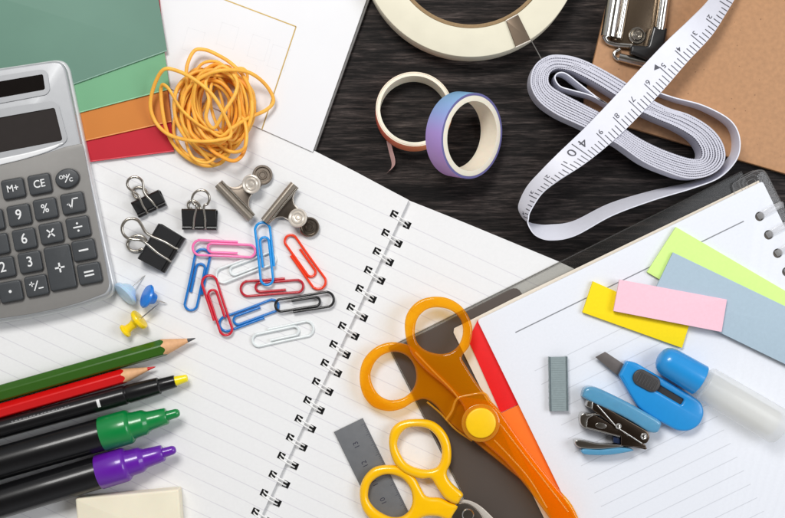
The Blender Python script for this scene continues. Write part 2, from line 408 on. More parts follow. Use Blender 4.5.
folder('plastic_folder', 'orange plastic folder between the red and the light green folders', [(171.5, 121.8), (150, -45), (-120, -40), (-120, 187)], Z0+1.5, (200, 122, 50))
folder('plastic_folder', 'light green plastic folder lying on the orange folder', [(170, 89.2), (150, -45), (-120, -40), (-120, 165)], Z0+3.0, (112, 168, 128))
folder('plastic_folder', 'grey green plastic folder topmost of the fan, beside the calculator top', [(167, 51), (151.2, -45), (-120, -40), (-120, 154)], Z0+4.5, (100, 136, 120))

# ------------------------------------------------------------------ dark pocket folder and ring binder notebook (right)
RB = 26.0
df = Thing('document_wallet', 'smoky see-through plastic wallet under the loose leaf notebook and the scissors', 'wallet', 388, 347, 6.3, 26.6)
def dl(a, b, z=8): return tuple(df.l(a, b, z)[:2])
M_smoke = clear_mat('smoke_film', (228, 227, 223), (120, 118, 114), 0.08, 0.25, 0.0)
x1 = df.l(740, 168, 7).x
shape('film', df, rnd([(0, 0), (x1, -0.5), (x1, -40), (30, -40), (0, -230)], 3), 0.0, 0.5, M_smoke, 0.1)
M_brown = mat('dark_brown_sheet', (82, 73, 67), 0.36, var=0.06, vscale=30, bump=0.03, bscale=500)
wx = df.l(517, 284, 7).x
shape('dark_panel', df, rnd([(1.5, -3.0), (wx, -3.0), (wx, -23), (wx-30, -40), (wx-30, -260), (1.5, -260)], [2, 12, 8, 8, 2, 2]), 0.6, 0.8, M_brown, 0.2)
ed = [(0.6, -230), (0.6, -0.8), (x1, -1.3)]
tube('welded_edge', df, [(x, y, 1.0) for x, y in ed], 0.7, clear_mat('smoke_edge', (200, 199, 197), (130, 128, 124), 0.3), sides=6)

rn = Thing('loose_leaf_notebook', 'white loose leaf notebook page with punched holes and clear rings, right side', 'notebook', 477, 320, 8.5, RB)
shape('under_pages', rn, rnd([(-26.5, -1), (-24, 2.6), (40, 3.4), (312, 2), (312, -480), (-26.5, -480)], 0.5), 0.0, 1.0, mat('cream_sheet', (226, 216, 200), 0.7, var=0.02), 0.2)
def rl(a, b, z=14): return tuple(rn.l(a, b, z)[:2])
hx = [rl(760, 216.4), rl(770, 234.7), rl(778.7, 252.8)]
hole0 = hx[0]; holes = [(hole0[0], hole0[1]-20.3*i) for i in range(10)]
outline = rnd([(0, 0), (314, 0), (314, -480), (0, -480)], 3)
M_rpage = page_mat('right_ruled_page', (232, 235, 242), 14.95, -70, 0.2, (204, 207, 214), 29, 172, -600, -65, heading=(28.5, 280, -27.5), soft=0.5)
pg = shape('pages', rn, [outline]+[ell(x, y, 4.7, 4.7, n=28) for x, y in holes], 1.1, 3.9, M_rpage, 0.15)
multi('hole_dark_floor', rn, [disc_geo(x, y, 1.12, [(0, 5.2), (0.9, 5.2)], 24) for x, y in holes], mat('hole_brown', (84, 78, 72), 0.8), 0)  # brown discs close the bottom of the punched holes
M_clear = clear_mat('clear_plastic', (246, 246, 246), (235, 235, 236), 0.12, 0.08, 0.0)
for x, y in holes[:6]:
    g = []
    g.append(tube_geo(cr([(x-1, y, 2.5), (x+2.5, y+0.5, 6.0), (x+10, y+1.5, 7.5), (x+22, y+1.5, 6.5), (x+27, y, 1)], 5), 3.4, sides=14, flat=0.28))
    multi('binding_ring', rn, g, clear_mat('frosted_ring', (248, 248, 248), (242, 242, 244), 0.4, 0.2, 0.0, 0.3), 60)
cp = [rl(732, 184, 9), rl(757, 170, 9), rl(764, 170.5, 9), rl(768, 177, 9), rl(800, 240, 9), rl(760, 250, 9), rl(736, 200, 9)]
ccp = rnd(cp, [3, 3, 4, 5, 2, 2, 2])
shape('clear_cover', rn, ccp, 0.1, 0.6, M_clear, 0.2)
g = [tube_geo([(x, y, 0.9) for x, y in ccp], 0.8, True, 6)]
c0 = Vector(rl(752, 184, 9))
for r_ in (11.5, 8.0, 4.5): g.append(tube_geo([(x, y, 0.9) for x, y in rrect(c0.x, c0.y, 2*r_, 2*r_, r_*0.6)], 0.5, True, 6))
multi('cover_rim', rn, g, clear_mat('clear_rim', (240, 240, 240), (200, 200, 200), 0.35, 0.1, 0.1), 60)
g = shape('edge_strip', rn, [rl(690, 221, 11), rl(735, 195, 11), rl(738, 199, 11), rl(690, 227, 11)], 0.2, 2.0, mat('grey_edge', (176, 176, 174), 0.4, var=0.03), 0.2)
# divider tabs
dv = Thing('index_divider', 'index divider with red and orange tab along the page edge, under orange scissors', 'divider', 472, 335, 9.7, RB)
def q(lst, z=13): return dv.L(lst, z)
shape('red_tab', dv, q([(478, 320), (471, 334.8), (470, 344), (500.7, 413.2), (520, 404)]), 0.0, 0.8, mat('red_tab', (232, 12, 14), 0.5, var=0.03), 0.15)
shape('orange_tab', dv, q([(501, 413.8), (520, 404.6), (590, 540), (566, 546)]), 0.0, 0.8, mat('orange_tab', (250, 118, 14), 0.5, var=0.03), 0.15)

# ------------------------------------------------------------------ clipboard
cbz = 8
cb = Thing('clipboard', 'brown hardboard clipboard with chrome clip, top right corner', 'clipboard', 600, 40, 0, 0)
mb_ = mat('hardboard', (180, 134, 94), 0.55, var=0.09, vscale=500, bump=0.1, bscale=1800)
def speck(m):
    n = m.node_tree.nodes; l = m.node_tree.links; b = n['Principled BSDF']; src = b.inputs['Base Color'].links[0].from_socket
    t = n.new('ShaderNodeTexCoord'); vo = n.new('ShaderNodeTexVoronoi'); vo.inputs['Scale'].default_value = 260; l.new(t.outputs['Object'], vo.inputs['Vector'])
    nz = n.new('ShaderNodeTexNoise'); nz.inputs['Scale'].default_value = 900; l.new(t.outputs['Object'], nz.inputs['Vector'])
    k = math_node(n, l, 'LESS_THAN', math_node(n, l, 'ADD', vo.outputs['Distance'], math_node(n, l, 'MULTIPLY', nz.outputs['Fac'], 0.3)), 0.215)
    mx = n.new('ShaderNodeMix'); mx.data_type = 'RGBA'; l.new(math_node(n, l, 'MULTIPLY', k, 0.6), mx.inputs['Factor']); l.new(src, mx.inputs['A'])
    mx.inputs['B'].default_value = (*lin((120, 82, 55)), 1); l.new(mx.outputs['Result'], b.inputs['Base Color'])
speck(mb_)
shape('board', cb, rnd(cb.L([(622, -60), (581, 113), (860, 196), (900, -60)], cbz), [2, 14, 10, 10]), 0.1, cbz, mb_, 1.0)
def cl(lst, z=14): return cb.L(lst, z)
M_plate = mat('clip_plate', (150, 132, 112), 0.22, 1.0, var=0.04)
shape('clip_plate', cb, cl([(622, -30), (612, 44), (640, 52), (655, 44), (666, -30)], 12), cbz+0.2, 3, M_plate, 0.6)
b0, b1 = cb.l(609, 37, 18), cb.l(620, -30, 18)
g = [tube_geo([(b0.x, b0.y, 18), (b1.x, b1.y, 18)], 8.2, sides=36)]
multi('clip_bar', cb, g, M_steel, 50)
a0, a1 = cb.l(619, 38, 16), cb.l(631, -30, 16)
tube('clip_bar_lip', cb, [(a0.x, a0.y, 15), (a1.x, a1.y, 15)], 3.2, M_steel, sides=20)
r0, r1 = cb.l(660, 30, 18), cb.l(668.5, -30, 18)
tube('lever_rod', cb, [(r0.x, r0.y, 18), (r1.x, r1.y, 18)], 5.2, M_steel, sides=28)
gr = cb.l(638, 35, 16)
multi('rivet', cb, [disc_geo(gr.x, gr.y, cbz+3, [(0, 8.6), (2.5, 8.6), (3.4, 7.6), (3.4, 6.6), (2.3, 6.2)], 40), disc_geo(gr.x, gr.y, cbz+3, [(0, 5.6), (4.3, 5.6), (5.4, 4.6), (5.4, 3.6), (4.4, 3.0), (4.4, 1.8), (5.0, 1.2)], 36)], M_nickel, 30)
shape('rubber_corner', cb, rnd(cl([(653, 26), (667.5, 28), (664, 50), (652, 62), (630, 53), (631, 45), (648, 46)], 20), 2), cbz+2, 12, mat('black_rubber', (24, 24, 26), 0.35, var=0.1, coat=0.3), 2.5)
pts = [cb.l(*p) for p in ((604, 36, 13), (608, 42, 12), (616, 44.5, 12), (632, 46, 13))]
tube('wire_lever', cb, cr(pts, 6), 2.5, M_steel, sides=16)
pts = [cb.l(*p) for p in ((620, 49, 11), (614, 53, 11), (617, 59, 11), (632, 62, 12), (650, 67, 13))]
tube('wire_lever', cb, cr(pts, 6), 1.8, M_steel, sides=16)
pts = [cb.l(*p) for p in ((619, 57, 13), (635, 61, 14), (652, 65, 14))]
tube('lower_rod', cb, pts, 4.2, M_steel, sides=20)

# ------------------------------------------------------------------ masking tape roll
mt = Thing('masking_tape', 'large roll of cream masking tape on the dark table, top edge', 'tape roll', 471, -53, 0, 0)
c_ = mt.l(471, -53, 28)
MT = Matrix.Translation((c_.x, c_.y, 0)) @ AXZ
def ringprof(ro, ri, h, b=1.2): return [(0.1, ri), (0.1, ro-b*0.3), (0.4, ro), (h-b, ro), (h-b*0.3, ro-b*0.3), (h, ro-b), (h, ri+0.2), (0.1, ri)]
k_ = (H-28)/H
M_mask = mat('masking_tape', (226, 220, 198), 0.6, var=0.03, vscale=120, bump=0.05)
lathe('tape_winding', mt, ringprof(110*k_, 81*k_, 28), M_mask, MT, 160, caps=False)
lathe('cardboard_core', mt, ringprof(80.8*k_, 77*k_, 27, 0.5), mat('kraft_card', (150, 124, 90), 0.8, var=0.1, vscale=900), MT, 160, caps=False)

# ------------------------------------------------------------------ washi tapes
def washi(label, px, py, zc, n, ro, ri, h, grad, core, edge, th):
    n = Vector(n).normalized(); xax = Vector((1, 0, 0)); xax = (xax-n*xax.dot(n)).normalized(); yax = n.cross(xax)
    M = Matrix((xax, yax, n)).transposed().to_4x4()
    t = Thing('washi_tape', label, 'tape roll', px, py, zc, group='small rolls of washi tape', mtx=M)
    lathe('tape_winding', t, ringprof(ro, ro-th, h, 0.4), [grad, edge], AXZ, 96, caps=False)
    for p in t.o.children[0].data.polygons:
        if abs(p.normal.z) > 0.5: p.material_index = 1
    lathe('paper_core', t, ringprof(ro-th+0.05, ri, h+0.06, 0.2), core, AXZ, 96, caps=False)
    return t
def grad_mat(name, stops, ax, lo, hi):
    m = mat(name, (200, 200, 200), 0.5, var=0.02); n = m.node_tree.nodes; l = m.node_tree.links
    t = n.new('ShaderNodeTexCoord'); s_ = n.new('ShaderNodeSeparateXYZ'); l.new(t.outputs['Object'], s_.inputs[0])
    mr = n.new('ShaderNodeMapRange'); mr.inputs[1].default_value = lo*S; mr.inputs[2].default_value = hi*S; l.new(s_.outputs[ax], mr.inputs[0])
    rp = n.new('ShaderNodeValToRGB'); l.new(mr.outputs[0], rp.inputs[0]); el = rp.color_ramp.elements
    el[0].position = stops[0][0]; el[0].color = (*lin(stops[0][1]), 1); el[1].position = stops[-1][0]; el[1].color = (*lin(stops[-1][1]), 1)
    for p, c in stops[1:-1]: x = el.new(p); x.color = (*lin(c), 1)
    l.new(rp.outputs[0], n['Principled BSDF'].inputs['Base Color']); return m
M_core = mat('washi_core', (240, 231, 212), 0.65, var=0.02, sss=0.15)
M_oran = grad_mat('washi_orange', ((0, (246, 172, 118)), (0.5, (238, 140, 96)), (1, (222, 104, 84))), 'X', 38, -38)
t1 = washi('washi roll with orange printed tape, lying flat left of the lilac roll', 413.5, 114.5, 4.5, (0.03, 0.17, 1), 38.0, 33.5, 20, M_oran, M_core, mat('washi_orange_edge', (234, 224, 202), 0.6), 1.3)
pts = [t1.I @ wpos(*p) for p in ((386.5, 141, 6), (389, 152, 5), (391.5, 162, 4), (391, 168, 3), (386.5, 173, 2))]
rb_ = cr(pts, 6); V, F = [], []
for i, p in enumerate(rb_):
    V += [p+Vector((0, 0, -0.5)), p+Vector((3.0, 1.5, 5.0)), p+Vector((3.3, 1.5, 5.0)), p+Vector((0.3, 0, -0.5))]
for i in range(len(rb_)-1):
    for a, b in ((0, 1), (1, 2), (2, 3), (3, 0)): F.append([i*4+a, i*4+b, i*4+4+b, i*4+4+a])
mesh('loose_end', V, F, mat('washi_tail', (205, 165, 160), 0.5), t1)
M_lil = grad_mat('washi_lilac', ((0, (128, 178, 216)), (0.22, (140, 160, 214)), (0.45, (168, 142, 208)), (1, (178, 132, 190))), 'Y', 42, -38)
washi('washi roll with lilac to blue tape, tilted and leaning on the orange one', 456.5, 134, 30.5, (0.66, -0.16, 0.73), 41.5, 33.5, 22, M_lil, M_core, mat('washi_lilac_edge', (104, 100, 154), 0.6), 2.6)

# ------------------------------------------------------------------ measuring tape
tp = Thing('measuring_tape', 'white tailor measuring tape, coiled with printed end looping over the coil', 'measuring tape', 620, 120, 0, 0)
M_tape = mat('tape_white', (232, 233, 243), 0.42, var=0.015, bump=0.05, spec=0.4)
M_print = mat('tape_print', (84, 84, 92), 0.6)
ST = [((733, -42, 46), (748, -35, 18)), ((722, -22, 45), (740, -12, 20)), ((708.6, 0, 44), (726.5, 12, 26)), ((690, 19, 43), (711, 36, 30)), ((666, 41.7, 42), (688, 61, 36)),
      ((640, 69, 41), (663, 90, 39)), ((609, 102.6, 41), (631, 124, 41)), ((585, 127.5, 40), (606, 147, 40)), ((560, 151.5, 32), (583, 165, 38)),
      ((541, 171, 20), (557, 181.5, 38)), ((527, 187, 9), (541.5, 194, 35)), ((518.8, 205, 3), (530.5, 211, 33)), ((521.5, 215.5, 1), (528.5, 218.5, 32)),
      ((528, 222, 0.5), (528.5, 225, 31)), ((537, 224.5, 0.5), (536, 235.5, 30)), ((549, 225, 0.5), (551, 240, 28)), ((573, 221.5, 0.5), (575, 235.5, 28)),
      ((609, 204, 0.5), (612, 215.5, 30)), ((650, 191.5, 0.5), (653.5, 200, 31)), ((690, 182.5, 0.5), (693, 188, 31)), ((714, 172.5, 1), (720, 177, 32)),
      ((729, 156, 6), (737, 158.5, 36)), ((731.5, 139, 8.5), (739.6, 138, 38)), ((724, 124, 8.5), (730, 120, 38)), ((700, 110, 8.5), (703.5, 105.5, 38)),
      ((672, 101.5, 8.5), (674, 97.5, 38)), ((648, 92.5, 8.5), (649, 89, 38))]
A = cr([tp.l(*a) for a, b in ST], 10); B = cr([tp.l(*b) for a, b in ST], 10)
def ribbon_geo(A, B, th):
    n_ = len(A); NR = []; V, F = [], []
    for i in range(n_):
        d = ((A[min(i+1, n_-1)]+B[min(i+1, n_-1)])-(A[max(i-1, 0)]+B[max(i-1, 0)])); NR.append(d.cross(B[i]-A[i]).normalized())
    for i in range(n_):
        o = NR[i]*th/2; V += [A[i]-o, B[i]-o, B[i]+o, A[i]+o]
    for i in range(n_-1):
        for a, b in ((0, 1), (1, 2), (2, 3), (3, 0)): F.append([i*4+a, i*4+b, i*4+4+b, i*4+4+a])
    F += [[0, 1, 2, 3], [(n_-1)*4+k for k in (3, 2, 1, 0)]]
    return V, F, NR
V, F, NR = ribbon_geo(A, B, 1.1)
loose = mesh('loose_end', V, F, M_tape, tp, 50)
acc = [0]
for i in range(1, len(A)): acc.append(acc[-1]+((A[i]+B[i])/2-(A[i-1]+B[i-1])/2).length)
def on_tape(s, t, off=0.72):
    s = max(0.01, min(acc[-1]-0.01, s)); i = max(k for k in range(len(acc)) if acc[k] <= s); i = min(i, len(acc)-2)
    u = (s-acc[i])/(acc[i+1]-acc[i]); a = A[i].lerp(A[i+1], u); b = B[i].lerp(B[i+1], u); nn = NR[i].lerp(NR[i+1], u).normalized()
    return a.lerp(b, t)+nn*off*SGN
mid = [i for i in range(len(A)) if 65 < i < 75]
SGN = 1 if NR[60].z > 0 else -1
def s_near(px, py, z=41):
    p = tp.l(px, py, z); return min(range(120), key=lambda i: ((A[i]+B[i])/2-p).length)
s38 = acc[s_near(618.5, 121)]; CM = 22.2
geos = []
for mm in range(-90, 70, 2):
    s = s38+mm*CM/10
    if s < 0.5: continue
    t0 = 0.66 if mm % 10 else 0.42
    cmv = 38+mm/10
    if mm % 100 == 20: t0 = 0.10
    wd = 0.42
    geos.append(([on_tape(s-wd, t0), on_tape(s+wd, t0), on_tape(s+wd, 0.985), on_tape(s-wd, 0.985)], [[0, 1, 2, 3]]))
def tape_text(txt, s, t, size, bold=0.0):
    return text_geo(txt, size, lambda x, y: on_tape(s+x, t+y/31.0), bold)
for k in range(-8, 7):
    d_ = (38+k) % 10; s = s38+k*CM
    if d_: geos.append(tape_text(str(d_), s-3.6, 0.47, 8.0, 0.05))
    else:
        geos.append(tape_text(str((38+k)//10), s-7, 0.33, 14.5, 0.0)); geos.append(tape_text('0', s+7, 0.33, 14.5, 0.0))
s35 = s38-3*CM
geos.append(([on_tape(s35-0.2, 0.46), on_tape(s35+6.0, 0.36), on_tape(s35+1.0, 0.24)], [[0, 1, 2]]))
multi('printed_scale', loose, geos, M_print, 0)
# coil
OUT = [(530, 84), (534, 66), (547, 56), (563, 54.8), (581, 59), (603, 69.5), (640, 91), (668, 106), (692, 114), (712, 126.5), (724, 141), (727.7, 157), (721.5, 169.5), (707, 178),
       (689, 180), (670.7, 175), (645, 164), (616, 144), (583.5, 128), (556, 115), (538, 101)]
INN = [(549.5, 79), (552, 72), (558, 69), (566, 70), (576, 73.5), (596, 84), (628, 104), (652, 116), (675, 126), (692, 136), (700, 146), (702, 154), (699, 158.5), (691, 158.5),
       (679, 155), (656, 146), (634, 134), (608, 116), (580, 101), (562, 91.5), (552, 85)]
def zbase(px): return 0.6+8*min(1, max(0, (px-545)/45))
zt_ = 31
O3 = cr([tp.l(a, b, zbase(a)+zt_) for a, b in OUT], 8, True); I3 = cr([tp.l(a, b, zbase(a)+zt_) for a, b in INN], 8, True)
LAY = 9; n_ = len(O3); A2, B2 = [], []
for i in range(LAY*n_+1):
    f = i/(LAY*n_)*(LAY-1)/LAY + 0.03; j = (i+51) % n_
    p = I3[j].lerp(O3[j], f*1.04); wob = 0.8*math.sin(i*0.13)+0.7*math.sin(i*0.031+1)
    B2.append(p+Vector((0, 0, wob*0.5))); A2.append(Vector((p.x*1.0, p.y, p.z-zt_)))
V, F, N2 = ribbon_geo(A2, B2, 1.9)
coil = mesh('coiled_tape', V, F, mat('tape_edge', (202, 202, 214), 0.6, var=0.08, vscale=900, bump=0.2), tp, 50)
acc2 = [0]
for i in range(1, len(B2)): acc2.append(acc2[-1]+(B2[i]-B2[i-1]).length)
geos = []; s = 0.0; i = 0; cnt = 0
while s < acc2[-1]-1:
    while acc2[i+1] < s: i += 1
    u = (s-acc2[i])/(acc2[i+1]-acc2[i]); p = B2[i].lerp(B2[i+1], u); d = (B2[i+1]-B2[i]).normalized(); nn = N2[i]
    ln = 0.62; side = nn*0.72
    if cnt % 1 == 0:
        for sgn in (1,):
            q0 = p+side*sgn+Vector((0, 0, 0.12))
            a_ = [q0-d*ln-nn*0.1, q0+d*ln-nn*0.1, q0+d*ln+nn*0.38, q0-d*ln+nn*0.38]
            geos.append(([x for x in a_]+[x-Vector((0, 0, 3)) for x in a_], [[0, 1, 2, 3], [0, 1, 5, 4], [2, 3, 7, 6], [1, 2, 6, 5], [3, 0, 4, 7]]))
    s += 2.22*1.0; cnt += 1
multi('edge_marks', coil, geos, mat('edge_print', (84, 84, 100), 0.6), 0)
inner = [(612, 107), (598, 98), (580, 84), (566, 73.5), (558, 73), (555, 78), (560, 86), (572, 90), (590, 95), (606, 103), (620, 113)]
ip = cr([tp.l(a, b, 4+30) for a, b in inner], 8)
V, F, _n = ribbon_geo([p-Vector((0, 0, 29)) for p in ip], ip, 1.1); mesh('inner_end', V, F, M_tape, tp, 50)
# metal tip resting on the masking tape and its thin strap
tipl = [tp.l(a, b, 30.5) for a, b in ((506, 20.5), (518, 14), (531, 40), (515.8, 47))]
tip = shape('metal_tip', tp, rnd([p.xy for p in tipl], 0.8), 28.2, 1.6, mat('tip_metal', (112, 98, 84), 0.38, 0.85, var=0.03), 0.5)  # brown of the tip is a dark reflection put into its colour
e0, e1 = tipl[3], tipl[2]
tube('tip_rim', tip, [(e0.x, e0.y, 29.4), (e1.x, e1.y, 29.4)], 0.8, M_satin, sides=8)
e0, e1 = tipl[0], tipl[1]
tube('tip_rim', tip, [(e0.x, e0.y, 29.4), (e1.x, e1.y, 29.4)], 0.8, M_satin, sides=8)
tube('tip_wire', tip, cr([tp.l(531, 40, 30), tp.l(536, 49, 30), tp.l(542, 60, 31)], 5), 0.55, M_steel, sides=8)

# ------------------------------------------------------------------ calculator
ZN = 6.2                                  # top of the left notebook
ca = Thing('calculator', 'silver desk calculator with dark grey keys, left edge of the picture', 'calculator', 60, 190, ZN, 12)
ZT = 26
def kl(lst, z=ZT): return ca.L(lst, z)
rim = [(-95, 83), (0, 67.5), (40, 61.5), (54, 59.5), (62, 61), (66.5, 68), (90, 183), (112.5, 288), (108, 296.5), (84, 304.5), (60, 311), (30, 317), (0, 321.5), (-60, 328), (-110, 330)]
rimr = rnd(rim, [1, 1, 1, 4, 4, 4, 1, 5, 4, 2, 2, 2, 2, 2, 2])
M_sil = mat('silver_plastic', (172, 174, 177), 0.34, 0.12, var=0.02, bump=0.05, bscale=6000)
M_rim = mat('silver_rim', (214, 215, 216), 0.28, 0.2, var=0.02)
M_bez = mat('bezel_silver', (186, 188, 191), 0.26, 0.25, var=0.02)
cx0, cy0 = ca.l(10, 190, ZT).xy
def inset(lp, d):
    out = []; N = len(lp)
    for i in range(N):
        a, p, b = Vector(lp[i-1]), Vector(lp[i]), Vector(lp[(i+1) % N]); t = (b-a).normalized(); out.append((p.x+t.y*d, p.y-t.x*d))
    return out
lp = kl(rimr)
sg = 1 if sum(lp[i-1][0]*lp[i][1]-lp[i][0]*lp[i-1][1] for i in range(len(lp))) < 0 else -1
shape('base_shell', ca, inset(lp, -1.2*sg), 0.3, 12, M_rim, 3)
body = shape('body', ca, inset(lp, 1.2*sg), 10, 9.6, M_sil, 2.4)
kp = [(-95, 163), (0, 165), (28, 158), (52, 151.5), (64, 147), (83.0, 143), (88.6, 175), (109.6, 285), (106, 293), (83, 301.5), (59, 308.3), (30, 314.2), (0, 318.5), (-95, 325)]
shape('keypad_plate', ca, kl(rnd(kp, 4)), 19.0, 1.0, mat('keypad_grey', (134, 132, 129), 0.4, 0.12, var=0.02, bump=0.05, bscale=6000), 0.45)
def bezel(name, outer, innr, z, h, m, bv): return shape(name, ca, [kl(outer), kl(innr)], z, h, m, bv)
sol = rnd([(-90, 96), (42.5, 73.5), (44, 75), (46, 88.5), (44.5, 90.5), (-90, 115)], [0, 1, 1, 1, 1, 0])
solo = rnd([(-94, 91.5), (42, 70), (47, 72.5), (49.5, 90), (46, 94), (-94, 120)], [0, 3, 3, 3, 3, 0])
bezel('solar_bezel', solo, sol, 19.0, 1.7, M_bez, 0.7)
shape('solar_panel', ca, kl(sol), 19.1, 0.7, mat('solar_glass', (14, 10, 9), 0.12, var=0.1, coat=0.5), 0.1)
lcd = rnd([(-90, 133), (54, 107), (56, 108.5), (63.5, 139), (62, 141.5), (-90, 171)], [0, 1.5, 1.5, 1.5, 1.5, 0])
lcdo = rnd([(-94, 127), (20, 106.5), (53, 102), (58, 105), (67, 139), (62, 144.5), (30, 154), (-94, 180)], [0, 1, 2, 3, 3, 3, 6, 0])
bezel('display_bezel', lcdo, lcd, 19.0, 1.9, M_bez, 0.8)
disp = shape('display', ca, kl(lcd), 19.1, 0.6, mat('display_glass', (50, 46, 45), 0.16, var=0.03, coat=0.3), 0.1)
# curved lip under the display, its highlight painted as a near-white colour
lip = sm2(kl([(-94, 178), (0, 158.5), (30, 152), (50, 146.5), (64, 142.5), (52, 150), (30, 157.5), (0, 165), (-94, 186)]), 5)
shape('display_lip', ca, lip, 19.2, 2.4, mat('lip_highlight', (238, 239, 240), 0.3, 0.1, var=0.02), 1.1)
M_key = mat('key_rubber', (62, 65, 68), 0.42, var=0.05, bump=0.03, spec=0.45)
M_sym = mat('key_print', (225, 226, 226), 0.5)
M_well = mat('key_well', (100, 98, 96), 0.5, 0.2)
KEYS = [('M+', 13, 188.5, 22, 19, 9.5), ('CE', 39.5, 184, 22, 19, 10.5), ('ON/C', 67, 178.3, 0, 0, 6), ('9', 19, 215, 22.5, 20, 14), ('%', 45.3, 208.7, 22.5, 20, 12),
        ('\u221a', 72.7, 203, 22.5, 20, 13), ('6', 24.3, 239, 22.5, 20, 14), ('\u00d7', 51, 233, 22.5, 20, 17), ('\u00f7', 78, 227, 22.5, 20, 17), ('3', 30, 262, 22.5, 20, 14),
        ('+', 60, 267.5, 26, 43, 17), ('-', 83.8, 250, 22.5, 20, 20), ('=', 89.3, 273.3, 22.5, 20, 16), ('+/-', 36.3, 285.7, 22, 20, 10), ('2', 3, 267.5, 22.5, 20, 14),
        ('.', 10.5, 291.5, 22.5, 20, 20), ('5', -3, 244.5, 22.5, 20, 14), ('8', -8, 220.5, 22.5, 20, 14), ('0', -16, 297, 26, 20, 14), ('1', -23, 273, 22.5, 20, 14)]
for txt, px, py, kw, kh, ts in KEYS:
    c = ca.l(px, py, ZN+24); zt = 25.2
    if txt == 'ON/C': lo = ell(c.x, c.y, 11.6, 9.3, 3, 40); wl = ell(c.x, c.y, 12.8, 10.4, 3, 40)
    else: lo = rrect(c.x, c.y, kw, kh, 2.8, rot=-1.5); wl = rrect(c.x, c.y, kw+2.2, kh+2.2, 3.6, rot=-1.5)
    key = shape('key', ca, lo, 19.3, 5.6, M_key, 1.5)
    shape('key_well', key, wl, 19.2, 0.9, M_well, 0.25)
    zt = 24.98
    fn = lambda x, y: (c.x+x, c.y+y, zt)
    def rect(x, y, w_, h_, r=0):
        a, b = math.cos(R(r)), math.sin(R(r)); return [(c.x+x+u*a-v_*b, c.y+y+u*b+v_*a, zt) for u, v_ in ((-w_/2, -h_/2), (w_/2, -h_/2), (w_/2, h_/2), (-w_/2, h_/2))], [[0, 1, 2, 3]]
    def dot(x, y, r): return [(c.x+x+r*math.cos(k*0.5236), c.y+y+r*math.sin(k*0.5236), zt) for k in range(12)], [list(range(12))]
    if txt == 'ON/C':
        g = [text_geo('ON', 5.2, lambda x, y: (c.x+x-3.2, c.y+y+1.8, zt), 0.12), rect(0.6, 0, 9.5, 1.0, 52), text_geo('C', 5.2, lambda x, y: (c.x+x+3.8, c.y+y-2.2, zt), 0.12)]
    elif txt == '\u221a': g = [rect(-4.4, -0.3, 2.6, 1.0, 25), rect(-2.8, -2.2, 5.4, 1.3, -62), rect(-0.4, -0.2, 9.2, 1.2, 74), rect(3.4, 4.0, 5.6, 1.2, 0)]
    elif txt == '\u00d7': g = [rect(0, 0, 10, 1.5, 48), rect(0, 0, 10, 1.5, -48)]
    elif txt == '\u00f7': g = [rect(0, 0, 9, 1.4), dot(0, 3.6, 1.1), dot(0, -3.6, 1.1)]
    elif txt == '-': g = [rect(0, 0, 9.5, 1.7)]
    elif txt == '=': g = [rect(0, 1.8, 9.5, 1.6), rect(0, -1.8, 9.5, 1.6)]
    elif txt == '+': g = [rect(0, 0, 9.5, 1.7), rect(0, 0, 1.7, 9.5)]
    elif txt == '+/-': g = [rect(-3.8, 2.2, 5, 1.1), rect(-3.8, 2.2, 1.1, 5), rect(0, 0, 10.5, 1.1, 62), rect(4.4, -3, 5, 1.2)]
    elif txt == '.': g = [dot(0, 0, 1.5)]
    else: g = [text_geo(txt, ts, fn, 0.12, sx=0.92)]
    multi('key_symbol', key, g, M_sym, 0)

# ------------------------------------------------------------------ rubber bands
M_rub = mat('rubber_orange', (255, 184, 70), 0.5, var=0.12, vscale=180, sss=0.25, bump=0.05)
M_rub2 = mat('rubber_amber', (250, 164, 48), 0.5, var=0.12, vscale=180, sss=0.25, bump=0.05)
GRB = 'orange rubber bands in a tangled pile'
def band(label, pts, r=1.65, m=None, zoff=0):
    c = pts[0]; t = Thing('rubber_band', label, 'rubber band', 212, 110, ZN, 0, GRB)
    P_ = cr([t.l(a, b, z) for a, b, z in pts], 10, True)
    tube('loop', t, P_, r*1.12, m or M_rub, True, 12, 0.72)
zb = 20
def zz(k): return zb+k
band('orange rubber band whose loop reaches out over the coloured folders on the left', [(163, 70, 34), (175, 70, 36), (192, 78, 40), (210, 92, 42), (222, 110, 42), (231, 134, 38), (218, 140, 40), (196, 141, 36), (172, 136, 26), (157, 124, 20), (150.5, 106, 21), (154, 86, 27)])
band('orange rubber band reaching furthest right to the gold line', [(196, 84, 38), (208, 74, 41), (226, 70, 41), (248, 72, 34), (265, 84, 22), (273.5, 100, 16), (266, 110, 18), (248, 118, 26), (232, 128, 38), (218, 136, 36), (196, 112, 30)])
band('orange rubber band forming the topmost loop of the pile', [(187, 84, 24), (187, 66, 24), (194, 51, 22), (204, 49.5, 22), (216, 54, 24), (232, 64, 28), (246, 80, 30), (252, 100, 26), (252, 122, 20), (236, 142, 22), (206, 140, 24), (190, 118, 20)])
band('orange rubber band hanging out lowest, below the pile', [(161, 88, 24), (164, 120, 22), (172, 142, 17), (186, 157, 14), (204, 165.5, 12), (220, 163, 14), (230, 150, 20), (226, 136, 30), (204, 128, 34), (182, 110, 34), (168, 88, 34)])
band('orange rubber band twisted into a small loop at the bottom of the pile', [(190, 138, 26), (202, 152, 22), (214, 164, 15), (224, 160, 15), (227, 146, 20), (240, 130, 24), (250, 112, 22), (248, 92, 22), (232, 78, 26), (205, 76, 30), (186, 92, 28), (182, 118, 26)])
band('orange rubber band crossing upright through the middle of the pile', [(206, 80, 36), (209, 100, 40), (206, 118, 38), (214, 128, 36), (224, 112, 40), (236, 92, 38), (236, 78, 36), (222, 66, 34)])
random.seed(21)
